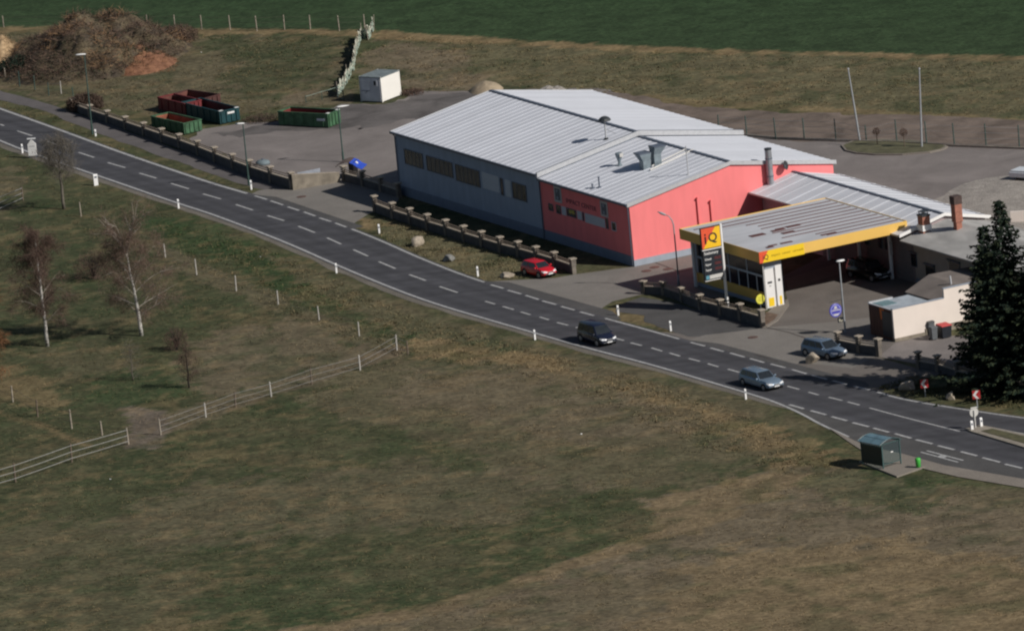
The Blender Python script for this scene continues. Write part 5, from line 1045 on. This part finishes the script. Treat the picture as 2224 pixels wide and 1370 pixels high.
t = thing('litter_bin', 'bright green litter bin beside the bus shelter slab', 'bin', at(1995, 1018), an); mb = MB(); mb.lathe([(.14,.15),(.20,.2),(.25,.85),(.22,.95),(.05,1.0)], (0,0,0), 12); mb.build('body', M['bin_green'], t, smooth=True); mb = MB(); mb.tube([(0,.26,0),(0,.26,1.1)], .035, 6); mb.build('post', M['bus_green'], t)
# ------------------------------------------------------------------ bins
def wbin(label, px, py, lid, body, w_=.6, h=1.05, rot=0):
    t = thing('wheelie_bin', label, 'bin', at(px, py), ROT+rot, 'bins at the cream wall'); m_ = MB(); a, b = w_/2*.85, w_/2
    m_.mesh([(-a,-a,.08),(a,-a,.08),(a,a,.08),(-a,a,.08),(-b,-b,h),(b,-b,h),(b,b,h),(-b,b,h)], [(3,2,1,0),(4,5,6,7),(0,1,5,4),(1,2,6,5),(2,3,7,6),(3,0,4,7)]); m_.build('body', body, t, bevel=.03)
    m_ = MB(); m_.mesh([(-b-.04,-b-.04,h+.004),(b+.06,-b-.04,h+.004),(b+.06,b+.04,h+.004),(-b-.04,b+.04,h+.004),(-b,-b,h+.14),(b,-b,h+.07),(b,b,h+.07),(-b,b,h+.14)], [(3,2,1,0),(4,5,6,7),(0,1,5,4),(1,2,6,5),(2,3,7,6),(3,0,4,7)]); m_.build('lid', lid, t, bevel=.02)
    for s in (-1, 1): m_ = MB(); m_.lathe([(.05,-.03),(.1,-.02),(.1,.02),(.05,.03)], (-a, s*(a+.02), .1), 10, 'y'); m_.build('wheel', M['tyre'], t)
    return t
wbin('grey bin at the left of the bin row', 2028, 738, M['bin_grey'], M['bin_grey'], .62, 1.15)
wbin('black bin with red lid and white mark', 2052, 733, M['bin_red'], M['black'], 1.05, 1.15)
wbin('dark grey bin nearest the wall behind the row', 2022, 726, M['dark_metal'], M['bin_grey'], .62, 1.15)
# ------------------------------------------------------------------ boulders
def boulder(label, px, py, rx, ry, rz, m_, seed):
    bm = bmesh.new(); bmesh.ops.create_icosphere(bm, subdivisions=3, radius=1); r_ = random.Random(seed); dirs = [(Vector((r_.gauss(0,1),r_.gauss(0,1),r_.gauss(0,1))).normalized(), r_.uniform(.50,.86)) for _ in range(16)]
    for v in bm.verts:
        for d, c in dirs:
            k = v.co.dot(d)
            if k > c: v.co -= d*(k-c)
        v.co = Vector((v.co.x*rx*1.4, v.co.y*ry*1.4, max(-.05, v.co.z*rz*1.4+rz*.6)))
    me_ = bpy.data.meshes.new('boulder'); bm.to_mesh(me_); bm.free(); me_.materials.append(m_); o_ = bpy.data.objects.new('boulder', me_); C.objects.link(o_); o_.location = at(px, py); o_.rotation_euler = (0, 0, seed); tag(o_, label, 'boulder', 'boulders along the verge'); return o_
boulder('tan boulder on the verge under the hall fence, left of the grey one', 908, 533, .62, .55, .5, M['stone'], 1)
boulder('flat grey boulder on the verge halfway between two marker posts', 975, 567, .58, .5, .32, M['stone_grey'], 2)
boulder('low tan boulder beside the red hatchback', 1101, 602, .62, .5, .26, M['stone'], 3)
boulder('big tan boulder in front of the silver-blue estate car', 1764, 787, .6, .6, .62, M['stone'], 4)
boulder('pale boulder left of the nearer chevron sign', 1971, 846, .6, .6, .5, M['stone'], 5)
boulder('small boulder between the two chevron signs', 2064, 868, .42, .42, .42, M['stone'], 6)
# ------------------------------------------------------------------ yard oddments
b_ = at(768, 386); t = thing('curved_cover', 'arched brown cover with bright blue side and white mark over the gate pillar', 'cover', b_, -.25); t.scale = (1.25, 1.25, 1.08)
mb = MB(); n = 8; th_ = .04
A_ = [(-1.25,1.25),(-.95,1.5),(-.5,1.62),(-.05,1.6)]; B_ = [(-.05,1.6),(.25,1.45),(.55,1.15),(.95,.95)]
def arch(pts, y0, y1, m__, nm, par):
    m_ = MB()
    for a, b in zip(pts, pts[1:]): m_.poly([(a[0],y0,a[1]),(b[0],y0,b[1]),(b[0],y1,b[1]),(a[0],y1,a[1])])
    o_ = m_.build(nm, m__, par); s_ = o_.modifiers.new('thick','SOLIDIFY'); s_.thickness = .05; return o_
arch(A_, -.7, 1.0, M['brown_cover'], 'brown_side', t); bs = arch(B_, -.7, 1.0, M['blue'], 'blue_side', t)
mb = MB(); mb.poly([(.28,-.05,1.475),(.44,-.05,1.31),(.44,.3,1.31),(.28,.3,1.475)]); mb.build('white_mark', M['white'], bs)
mb = MB(); mb.box(-.2,.2,-.5,.8,0,1.5); mb.build('support', M['dark_metal'], t)
t = thing('grey_lid', 'rounded grey tank lid behind the long fence rails', 'tank lid', at(571, 357), 0); mb = MB(); mb.lathe([(.72,0),(.74,.18),(.62,.36),(.3,.48),(.05,.5)], (0,0,.0), 18); mb.build('lid', mat('dull_blue_grey_plastic', (.14,.18,.20), var=.2), t, smooth=True); mb = MB(); mb.lathe([(.05,.5),(.10,.52),(.10,.58),(.02,.6)], (0,0,0), 8); mb.build('knob', M['trim'], t)
t = thing('metal_sheet', 'long pale metal panel leaning behind the plain tan entrance wall', 'metal panel', at(672, 391)-Vector((0, 0, .38)), .1); mb = MB(); mb.mesh([(-1.15,-.25,.95),(1.15,-.15,1.12),(1.2,.5,1.35),(-1.1,.45,1.15),(-1.15,-.25,.90),(1.15,-.15,1.07),(1.2,.5,1.30),(-1.1,.45,1.10)], [(0,1,2,3),(7,6,5,4),(0,1,5,4),(1,2,6,5),(2,3,7,6),(3,0,4,7)]); mb.build('panel', mat('dull_grey_sheet', (.30, .32, .36), var=.2), t); mb = MB()
for x in (-.9,.9): mb.box(x-.04,x+.04,.1,.18,.38,1.05)
mb.build('legs', M['dark_metal'], t)
# manhole covers
for i, (px, py, lb) in enumerate(((1422,581,'oval rusty manhole cover by the pink gable'),(1451,585,'small manhole cover right beside the curved lamp'),(1404,589,'manhole cover farthest left near the pink gable'),(655,428,'dark drain cover in the driveway of the yard'),(1635,733,'drain cover on the forecourt entrance'))):
    o_ = MB().lathe([(.48,0),(.48,.03),(.40,.035),(.05,.035)], (0,0,0), 18).build('manhole_cover', mat('rusty_cover', (.10,.06,.05), var=.3)); o_.location = at(px, py); o_.location.z = .012; tag(o_, lb, 'manhole cover')
# ------------------------------------------------------------------ fences: rails and posts in the meadow
def rail_fence(label, posts, rails=3, rr=.035, pm='wood_post', rm_='rail_pale', pw=.085, gap=(), group=None):
    o0 = at(*posts[0][:2]); t = thing('paddock_fence', label, 'fence', o0, 0, group); P_ = []
    for px, py, ty, *mm in posts:
        b = at(px, py); h = height(px, py, ty); P_.append((b-o0, h)); m_ = MB(); q = b-o0; m_.tube([(q.x,q.y,0),(q.x+random.uniform(-.04,.04),q.y,h)], [pw,pw*.85], 7); m_.build('post', M[mm[0] if mm else pm], t)
    for i in range(len(P_)-1):
        if i in gap: continue
        (a, ha), (b, hb) = P_[i], P_[i+1]
        for j in range(rails):
            f_ = (j+1)/rails-.12; m_ = MB(); mid = (a+b)/2; m_.tube([(a.x,a.y-.1,ha*f_),(mid.x,mid.y-.1,(ha+hb)/2*f_-.02),(b.x,b.y-.1,hb*f_)], rr, 5); m_.build('rail', M[rm_], t)
    return t
rail_fence('pale three-rail paddock fence at the lower left corner', [(-70,1075,1035),(34,1047,1005,'trunk'),(156,1003,963,'trunk'),(279,965,929,'wood_post')], rr=.032, pw=.09)
rail_fence('long thin-railed paddock fence climbing from the gate to the road verge', [(349,944,909),(447,906,875,'wood_pale'),(512,884,850,'trunk'),(589,861,829,'wood_pale'),(677,835,798,'trunk'),(782,804,771,'wood_pale'),(862,761,727,'wood_pale'),(886,769,740,'trunk')], rr=.015)
rail_fence('weathered post fence running from the paddock gate up to the left edge', [(222,945,914,'wood_post'),(156,931,889,'wood_post'),(82,905,868,'trunk'),(28,873,838,'wood_post'),(-60,830,795)], rails=2, rr=.018, rm_='trunk')
rail_fence('row of leaning grey posts along the tan path below the road', [(176,470,439,'wood_post'),(359,559,530,'wood_pale'),(427,597,563,'wood_pale'),(513,632,599,'wood_pale'),(604,661,631,'wood_pale'),(693,695,665,'wood_pale'),(780,730,699,'wood_pale'),(862,761,727,'wood_pale')][:7], rails=2, rr=.010, rm_='wood_post', pw=.075)
rail_fence('short pale rail fence reaching in from the left edge', [(-40,478,440,'trunk'),(50,436,405,'trunk')], rails=3, rr=.035)
rail_fence('row of tall pale posts along the edge of the green field', [(8,60,35),(320,62,33),(380,64,33),(438,65,34),(500,66,34),(558,68,35),(618,65,33),(674,64,34),(737,68,34),(792,64,32)], rails=3, rr=.010, pm='wood_post', rm_='shrub_grey', pw=.075)
rail_fence('low green wire fence behind the footpath at the left edge', [(-20,158,128,'lamp_green'),(12,172,148,'wood_post'),(43,188,155,'lamp_green'),(76,196,164,'lamp_green'),(106,208,180,'lamp_green'),(133,204,177,'wood_pale'),(160,222,190,'lamp_green')], rails=2, rr=.008, rm_='lamp_green', pw=.06)
t = rail_fence('green wire mesh fence along the rear yard behind the grass oval', [(1562,292,250),(1622,296,252),(1685,303,256),(1747,305,257),(1816,308,258),(1882,309,273),(1948,310,260),(2013,315,264),(2073,318,268),(2142,321,269),(2214,319,272),(2290,326,278)], rails=4, rr=.012, pm='lamp_green', rm_='lamp_grey', pw=.07)
o0 = at(1562,292); mb = MB(); pl_ = [at(x,y)-o0 for x,y in ((1562,291),(1685,302),(1816,308),(1948,311),(2073,319),(2290,327))]
for a, b in zip(pl_, pl_[1:]): mb.obox(a, b, .2, 0, .22)
mb.build('footing', M['concrete'], t)
# tattered netting fence down the bank
o0 = at(812, 66); nf = thing('netting_fence', 'tattered green and white netting fence running down the bank', 'fence', o0)
path = [(812,66),(800,88),(786,84),(776,110),(772,128),(770,150),(757,175),(748,190),(733,212)]; tops_ = [(815,48),(796,66),(782,72),(775,90),(768,112),(768,138),(752,162),(742,180),(730,186)]
pts = [at(*q)-o0 for q in path]
def netstrip(m_, name, lo_, hi_, seed):
    r_ = random.Random(seed); mb = MB(); dens = resample([(p.x, p.y) for p in pts], 70); rows = 5; prev = None
    for i, p in enumerate(dens):
        hmax = .95+.35*r_.random()+ (.3 if i % 9 < 2 else 0); cur = []
        for j in range(rows+1):
            f_ = lo_+(hi_-lo_)*j/rows; cur.append((p.x+r_.uniform(-.08,.08), p.y+r_.uniform(-.15,.15), hmax*f_))
        if prev:
            for j in range(rows):
                if r_.random() < .88: mb.poly([prev[j], cur[j], cur[j+1], prev[j+1]])
        prev = cur
    return mb.build(name, m_, nf, fix=False)
netstrip(M['net'], 'green_net', .0, .85, 3); netstrip(M['net_white'], 'white_net', .45, 1.05, 8)
for i, (x, y) in enumerate(path): p = at(x, y)-o0; mb = MB(); mb.tube([(p.x,p.y,0),(p.x+random.uniform(-.2,.2),p.y,1.7)], .04, 5); mb.build('stake', M['wood_post'], nf)
rail_fence('low green tube rail slanting from the netting fence to the skip yard', [(735,212,186,'lamp_green'),(700,218,197,'lamp_green'),(665,224,208,'lamp_green')], rails=1, rr=.03, rm_='net', pw=.035)
rail_fence('dark kinked fence standing between the netting and the container', [(733,213,188,'dark_metal'),(747,218,196,'dark_metal')], rails=4, rr=.03, rm_='dark_metal', pw=.05)
# ------------------------------------------------------------------ vegetation
def rdir(): 
    v = Vector((random.gauss(0,1), random.gauss(0,1), random.gauss(0,1))); return v.normalized()
def ribbon3(mb, a, b, w_, curve=None):
    d = (b-a); n_ = d.cross(rdir())
    if n_.length < 1e-4: return
    n_ = n_.normalized()*w_/2
    if curve is None: mb.poly([a-n_, a+n_, b])
    else:
        m_ = (a+b)/2+curve; mb.poly([a-n_, a+n_, m_+n_*.7, m_-n_*.7]); mb.poly([m_-n_*.7, m_+n_*.7, b])
def bare_tree(name, label, px, py, topy, lean=(0, 0), cw=2.6, limbs=18, twigs=3000, r0=.15, bark='birch', limbm='birch_limb', twigm='shrub_red', droop=.5, h0=.2, tw=.028, tl=.7, group=None, fork=False, seed=1, cat='tree', up=.8):
    random.seed(seed); h = height(px, py, topy); t = thing(name, label, cat, at(px, py), 0, group)
    n = 9; P_ = [Vector((lean[0]*h*(i/n)**1.3+random.uniform(-.05,.05)*(i > 0), lean[1]*h*(i/n), h*i/n*(.72 if fork else .97))) for i in range(n+1)]
    R_ = [r0*(1-i/n)**.8+.018 for i in range(n+1)]
    mb = MB(); mb.tube(P_, R_, 9); mb.build('trunk', M[bark], t, smooth=True)
    L_ = MB(); T_ = MB(); ends = []
    def onT(f_): x = f_*n; i = min(n-1, int(x)); return P_[i].lerp(P_[i+1], x-i)
    def limb(p, d, ln, r_, depth):
        k = 6; pts_ = [p]; dd = d.copy()
        for i in range(k):
            dd = (dd+Vector((0,0,-.03 if i < 4 else -.12*droop))+rdir()*.13).normalized(); pts_.append(pts_[-1]+dd*ln/k)
        L_.tube(pts_, [r_*(1-i/(k+.6)) for i in range(k+1)], 5 if depth else 6, cap=False)
        for i in range(1, k+1): ends.append((pts_[i], dd.copy(), depth))
        if depth < 2:
            for j in range(3 if depth == 0 else 2):
                i = random.randint(1, k-1); nd = (dd+rdir()*.75+Vector((0,0,.15))).normalized(); limb(pts_[i], nd, ln*random.uniform(.35,.6), r_*.45, depth+1)
    for i in range(limbs):
        f_ = h0+(.96-h0)*(i+random.random()*.8)/limbs; a = i*2.4+random.uniform(-.4,.4); sp = (1-abs(f_-.42)*1.15)
        d = Vector((cos(a), sin(a), up+f_*.6)).normalized(); limb(onT(f_), d, cw*sp*random.uniform(.8,1.15), r0*.30*(1.15-f_), 0)
    if fork:
        for j in range(6): a = j*1.05+.3; d = Vector((cos(a)*.42, sin(a)*.42, 1)).normalized(); limb(P_[-1]-Vector((0,0,random.uniform(0,h*.1))), d, h*.34, r0*.42, 0)
    for _ in range(twigs):
        p, d, dp_ = random.choice(ends); d2 = (d*.5+rdir()*.8+Vector((0,0,-droop*.5))).normalized(); l = tl*random.uniform(.4,1.2); q = p+rdir()*random.uniform(.05,.7); ribbon3(T_, q, q+d2*l, tw, Vector((0,0,droop*l*.12)))
    L_.build('branches', M[limbm], t, smooth=True, fix=False); T_.build('crown', M[twigm], t, fix=False)
    return t
bare_tree('birch', 'leafless birch with spreading pale limbs, the right and taller one', 307, 729, 452, lean=(-.055, 0), cw=5.0, limbs=24, twigs=15000, r0=.19, fork=True, seed=5, droop=.5, tw=.020, up=.35, limbm='birch_pale', twigm='shrub_pale', group='leafless birches below the road')
bare_tree('birch', 'slender leafless birch with reddish twigs, left of the taller one', 103, 752, 500, lean=(-.01, 0), cw=3.6, limbs=24, twigs=15000, tw=.022, r0=.17, seed=11, droop=.9, group='leafless birches below the road', twigm='shrub_red')
bare_tree('brown_tree', 'orange-brown leafless tree cut off by the left edge', -30, 850, 420, cw=3.3, limbs=26, twigs=7000, r0=.2, bark='trunk', limbm='trunk', twigm='orange_twig', seed=21, tw=.04, h0=.05)
bare_tree('brown_tree', 'small leafless tree with grey trunk beside the road at the left', 139, 454, 305, cw=2.9, limbs=20, twigs=5200, r0=.16, bark='shrub_grey', limbm='shrub_grey', twigm='shrub_grey', seed=31, droop=.1, h0=.35, tw=.022)
bare_tree('small_tree', 'small dark leafless tree, rightmost in the paddock', 411, 842, 755, cw=1.25, limbs=16, twigs=2200, r0=.07, bark='shrub_dark', limbm='shrub_dark', twigm='shrub_brown', seed=41, droop=.0, h0=.1, tw=.02, tl=.35)
bare_tree('small_tree', 'small pale grey leafless tree below the taller birch', 289, 826, 745, cw=1.3, limbs=15, twigs=900, r0=.05, bark='shrub_grey', limbm='shrub_grey', twigm='shrub_grey', seed=43, droop=.0, h0=.03, tw=.018, tl=.4)
def bush(name, label, px, py, r, h, m_, n=2500, seed=3, w_=.05, l=.5, ry=None):
    random.seed(seed); t = thing(name, label, 'bush', at(px, py)); mb = MB(); ry = ry or r
    for _ in range(26): a = random.uniform(0, 2*pi); d = random.uniform(.2, .8); mb.tube([(random.uniform(-.1,.1)*r, random.uniform(-.1,.1)*r, 0), (cos(a)*d*r*.5, sin(a)*d*ry*.5, h*.5), (cos(a)*d*r, sin(a)*d*ry, h*random.uniform(.7,1))], [.03,.02,.008], 4, cap=False)
    mb.build('stems', M['shrub_dark'], t, fix=False); mb = MB()
    for _ in range(n):
        a = random.uniform(0, 2*pi); d = sqrt(random.random()); z = random.uniform(.05, 1)*(1-.45*d*d)*h; p = Vector((cos(a)*d*r, sin(a)*d*ry, z)); d_ = (rdir()+Vector((cos(a)*.4, sin(a)*.4, .7))).normalized(); ribbon3(mb, p, p+d_*l*random.uniform(.4,1.1), w_)
    mb.build('crown', M[m_], t, fix=False); return t
bush('bush', 'dull red-brown bush to the right of the taller birch', 384, 760, 1.15, 2.2, 'shrub_red', 1100, seed=4, w_=.03)
bush('bush', 'dark red-brown bush behind, between the two birches', 205, 605, 1.9, 2.8, 'shrub_red', 1900, seed=6, w_=.035)
bush('bush', 'wide brown bush at the far end of the pillared fence', 186, 238, 1.9, 1.75, 'shrub_brown', 3800, seed=8, w_=.07, ry=1.5)
def spruce(label, px, py, topy, rad, seed, group='dark conifers at the right edge', whorls=42, tipm=.25):
    random.seed(seed); h = height(px, py, topy); t = thing('spruce', label, 'conifer', at(px, py), 0, group); mb = MB(); mb.tube([(0,0,0),(0,0,h*.5),(0,0,h*.97)], [.24,.14,.02], 8); mb.build('trunk', M['trunk'], t)
    N_ = MB(); TP = MB()
    for w_ in range(whorls):
        f_ = w_/whorls; z = h*(.05+.94*f_); R_ = rad*(1-f_)**.85*(random.uniform(.72,1.0) if w_ % 3 else random.uniform(1.0,1.2))+.12; nb = max(5, int(9*(1-f_)+4))
        for j in range(nb):
            a = j*2*pi/nb+w_*1.3+random.uniform(-.25,.25); L = R_*random.uniform(.55,1.2); k = max(3, int(L/.20)); prevp = None
            for i in range(k):
                s_ = (i+.7)/k; p = Vector((cos(a)*L*s_, sin(a)*L*s_, z-L*.30*s_+L*.20*s_**3+.1)); sw = .52*(1-s_)*min(1.2, L*.45)+.14
                for q in range(6):
                    d = Vector((cos(a), sin(a), 0)); sd = Vector((-sin(a), cos(a), 0))*random.uniform(-1,1)*sw; c_ = p+sd+Vector((0,0,random.uniform(-.16,.05))); dv = (d*.6+sd*.9+Vector((0,0,random.uniform(-.5,.15)))).normalized()*random.uniform(.18,.40); wv = dv.cross(Vector((random.gauss(0,.5),random.gauss(0,.5),1))).normalized()*random.uniform(.05,.10)
                    (TP if (s_ > .72 and random.random() < tipm*2) or random.random() < .06 else N_).poly([c_-wv, c_+dv*.5-wv*1.2, c_+dv, c_+dv*.5+wv*1.2, c_+wv])
    N_.build('crown', M['spruce'], t, fix=False); TP.build('branch_tips', M['spruce_tip'], t, fix=False); return t
spruce('tall dark spruce with thin pointed top, foremost of the conifers', 2203, 845, 428, 5.7, 2, whorls=50)
spruce('shorter spruce with ragged top, left of the tall one', 2160, 800, 486, 3.9, 5)
spruce('dark spruce cut off by the right edge', 2275, 850, 470, 4.6, 9)
# brush heap, soil heaps
def mound(name, label, cat, cpx, rx, ry, h, m_, seed, rough_=.25, rot=0, n=44, power=1.0):
    c = at(*cpx); vs = []; fs = []
    for i in range(n+1):
        for j in range(n+1):
            x = (j/n*2-1); y = (i/n*2-1); rr = sqrt(x*x+y*y); base = max(0, 1-rr**2.2)**power
            nz = float(vnoise(x*rx, y*ry, max(rx, ry)*.28, seed))-.5+(float(vnoise(x*rx, y*ry, max(rx, ry)*.09, seed+3))-.5)*.5
            vs.append((x*rx, y*ry, base*h*(1+nz*rough_*2.2)-.03*(rr > .99)))
    for i in range(n):
        for j in range(n):
            if ((j+.5)/n*2-1)**2+((i+.5)/n*2-1)**2 < 1.02: a = i*(n+1)+j; fs.append((a, a+1, a+n+2, a+n+1))
    t = thing(name, label, cat, c, rot); mb = MB(); mb.mesh(vs, fs); o_ = mb.build('earth', m_, t, smooth=True, fix=False); return t, vs
m_h = mat('heap_earth', (.075, .055, .038), var=.5, scale=.7, col2=(.13, .10, .055), bump=.6, dist=.2, detail=8)
bt, bv = mound('brush_heap', 'big heap of cut branches and roots beside the field at the upper left', 'brush heap', (200, 128), 10.2, 13., 3.3, m_h, 5, .5, rot=-.35)
random.seed(12)
M['heap_wood'] = mat('heap_wood', (.115, .075, .05), var=.4, scale=3); M['heap_straw'] = mat('heap_straw', (.24, .14, .07), var=.4, scale=3)
for nm, m_, cnt, wv, ll in (('branches', 'heap_wood', 5600, .055, 1.2), ('red_branches', 'shrub_red', 2600, .05, 1.1), ('straw', 'heap_straw', 2300, .06, 1.1), ('dark_roots', 'shrub_dark', 2200, .08, .9), ('green_growth', 'spruce_tip', 1500, .09, .5)):
    mb = MB(); i = 0
    while i < cnt:
        v = random.choice(bv)
        if v[2] < .15: continue
        if nm == 'green_growth' and vnoise(v[0], v[1], 3.5, 77) < .55: continue
        if nm == 'red_branches' and vnoise(v[0], v[1], 4.5, 78) < .5: continue
        if nm == 'straw' and vnoise(v[0], v[1], 3.5, 79) < .55: continue
        p = Vector((v[0]+random.uniform(-.4,.4), v[1]+random.uniform(-.4,.4), v[2]+random.uniform(-.05,.3))); d = rdir(); d.z = abs(d.z)*.55; ribbon3(mb, p, p+d.normalized()*ll*random.uniform(.4,1.2), wv); i += 1
    mb.build(nm, M[m_], bt, fix=False)
sm = mat('orange_soil', (.20, .085, .045), var=.35, scale=1.2, bump=.6, dist=.15, detail=8, col2=(.27,.13,.07))
ot, ov_ = mound('soil_heap', 'orange-brown soil heap against the right foot of the brush heap', 'soil heap', (300, 138), 4.2, 6.5, 1.5, sm, 9, .35)
mb = MB(); random.seed(5)
for _ in range(900):
    v = random.choice(ov_); p = Vector((v[0], v[1], v[2]+.05)); d = rdir(); d.z = abs(d.z)*.5; ribbon3(mb, p, p+d*.6, .05)
mb.build('twigs', M['orange_twig'], ot, fix=False)
st_ = mat('pale_straw', (.36, .25, .14), var=.3, scale=2)
t, v_ = mound('straw_heap', 'pale straw-coloured heap at the left edge before the brush heap', 'straw heap', (-6, 128), 2.6, 6, 2.1, st_, 15, .4)
mb = MB()
for _ in range(1500):
    v = random.choice(v_); p = Vector((v[0], v[1], v[2]+.05)); d = rdir(); d.z = abs(d.z)*.5; ribbon3(mb, p, p+d*.8, .05)
mb.build('stalks', st_, t, fix=False)
random.seed(15)
bush('bush', 'dark green bush at the left foot of the brush heap', 48, 158, 2.4, 1.9, 'spruce', 1500, seed=15, w_=.12, l=.6)
bush('bush', 'dark reddish scrub at the right end of the brush heap', 385, 92, 2.3, 1.9, 'shrub_red', 2200, seed=16, w_=.06)
sd = mat('pale_sand', (.30, .24, .165), var=.2, scale=1)
mound('sand_heap', 'pale sand heap behind the far left corner of the hall roof', 'sand heap', (1056, 196), 1.8, 2.4, .85, sd, 21, .1)
mound('rubble_heap', 'low pale rubble heap behind the hall roof ridge', 'rubble heap', (1197, 199), 1.6, 2.0, .45, M['gravel'], 22, .3)
mound('gravel_heap', 'wide low heap of grey gravel at the right edge of the rear yard', 'gravel heap', (2190, 432), 6.6, 10.5, .3, M['gravel'], 23, .25)
bush('bush', 'small dry scrub at the foot of the site container', 895, 205, 1.2, .5, 'shrub_red', 500, seed=18)
bush('bush', 'dry scrub by the left end of the green ribbed skip', 570, 262, 2.0, .5, 'shrub_brown', 700, seed=19)
# grass blades as ground cover
def grass(name, poly, n, hmin, hmax, wv, seed, bright=1.25, keep=None, lean=.45):
    r_ = np.random.default_rng(seed); xs_ = [at(*q).x for q in poly]; ys_ = [at(*q).y for q in poly]
    xa, xb, ya, yb = max(-75, min(xs_)), min(78, max(xs_)), max(-138, min(ys_)), min(200, max(ys_))
    PX = r_.uniform(xa, xb, n*3); PY = r_.uniform(ya, yb, n*3)
    c_, px, py = zone_colour(PX, PY); ok = inpoly(px, py, poly)
    cl = vnoise(PX, PY, 1.1, seed)*.6+vnoise(PX, PY, 4, seed+1)*.4; ok &= r_.random(n*3) < np.clip((cl-.30)*2.6, .05, 1)
    if keep is not None: ok &= keep(px, py)
    i = np.where(ok)[0][:n]; PX, PY, c_, cl = PX[i], PY[i], c_[i], cl[i]; k = len(i); B = 3
    PX = np.repeat(PX, B)+r_.normal(0, .10, k*B); PY = np.repeat(PY, B)+r_.normal(0, .10, k*B); c_ = np.repeat(c_, B, 0)*r_.uniform(.7, 1.3, (k*B, 1))*bright
    tanm = r_.random(k*B) < .22; c_[tanm] = c_[tanm]*.45+np.array(ZC['tan'])*.6
    hh = r_.uniform(hmin, hmax, k*B)*np.repeat(.6+.8*cl, B); an_ = r_.uniform(0, 2*pi, k*B); wd = wv*r_.uniform(.6, 1.4, k*B)
    lx, ly = r_.normal(0, lean, k*B)*hh, r_.normal(0, lean, k*B)*hh
    V = np.zeros((k*B, 3, 3)); V[:,0,0] = PX-np.cos(an_)*wd; V[:,0,1] = PY-np.sin(an_)*wd; V[:,1,0] = PX+np.cos(an_)*wd; V[:,1,1] = PY+np.sin(an_)*wd; V[:,2,0] = PX+lx; V[:,2,1] = PY+ly; V[:,2,2] = hh
    me_ = bpy.data.meshes.new(name); N3 = k*B*3; me_.vertices.add(N3); me_.vertices.foreach_set('co', V.reshape(-1).astype(np.float32)); me_.loops.add(N3); me_.loops.foreach_set('vertex_index', np.arange(N3, dtype=np.int32)); me_.polygons.add(k*B); me_.polygons.foreach_set('loop_start', np.arange(0, N3, 3, dtype=np.int32)); me_.polygons.foreach_set('loop_total', np.full(k*B, 3, np.int32)); me_.update()
    ca_ = me_.color_attributes.new('cover', 'FLOAT_COLOR', 'POINT'); bf = np.ones((N3, 4), np.float32); bf[:, :3] = np.repeat(c_, 3, 0); ca_.data.foreach_set('color', bf.ravel()); me_.materials.append(M['blades'])
    o_ = bpy.data.objects.new(name, me_); C.objects.link(o_); o_['kind'] = 'stuff'; return o_
M['blades'] = attrmat('grass_blades', 'cover', n1=(3, .2), n2=(.4, .15), bump=0, tw=.2)
MEADOW = [(-200,245),(0,330),(58,352),(201,400),(388,468),(560,528),(731,606),(893,674),(1045,718),(1180,758),(1396,818),(1493,848),(1617,888),(1690,922),(1780,962),(1860,1012),(1866,1028),(1948,1058),(2012,1034),(2080,1052),(2224,1082),(2400,1115),(2400,1500),(-200,1500)]
go_ = grass('meadow_grass', MEADOW, 42000, .04, .11, .04, 301, lean=1.2)
REED = [(330,480),(480,505),(640,565),(760,625),(900,690),(1050,730),(1180,765),(1400,825),(1600,890),(1700,940),(1850,1015),(1700,1030),(1500,960),(1300,870),(1100,800),(880,780),(760,740),(560,650),(400,560)]
grass('rough_grass', REED, 17000, .07, .20, .05, 305, 1.3, lean=1.7)
BANK = [(-300,70),(820,76),(1100,96),(1400,110),(2300,140),(2300,262),(1900,245),(1500,225),(1380,205),(1100,188),(900,205),(740,228),(640,232),(450,262),(340,255),(150,215),(0,180),(-300,60)]
grass('bank_grass', BANK, 22000, .06, .16, .05, 309, 1.2, lean=1.4)
VERGE = [(-50,200),(120,252),(190,292),(330,352),(540,414),(395,374),(265,330),(130,278),(-50,216)]
grass('verge_grass', VERGE, 2500, .08, .25, .04, 311, 1.2)
VERGE2 = [(800,480),(850,474),(1240,592),(1140,604),(1060,610),(1000,590),(890,545),(830,518)]
grass('verge_grass', VERGE2, 3500, .06, .18, .04, 313, 1.2)
VERGE3 = [(1905,845),(2224,892),(2224,835),(1995,815),(1930,830)]
grass('verge_grass', VERGE3, 2500, .06, .2, .04, 315, 1.2)

random.seed(77)
# small litter and stones in the meadow
for i, (px, py, lb) in enumerate(((240,1041,'white scrap of litter in the near meadow at the left'),(566,559,'white scrap of litter on the roadside slope above the grey posts'),(437,115,'white scrap of litter on the bank above the skips'),(1263,943,'tiny white scrap of litter in the middle of the near meadow'))):
    m_ = MB(); pts_ = [(random.uniform(.10,.2)*cos(a), random.uniform(.10,.2)*sin(a), random.uniform(.06,.16)) for a in np.linspace(0, 2*pi, 7)[:-1]]; m_.mesh(pts_+[(0,0,.2),(0,0,0)], [(k,(k+1)%6,6) for k in range(6)]+[((k+1)%6,k,7) for k in range(6)]); o_ = m_.build('paper_scrap', M['white']); o_.location = at(px, py); o_.scale = (.6, .6, .5); tag(o_, lb, 'scrap')
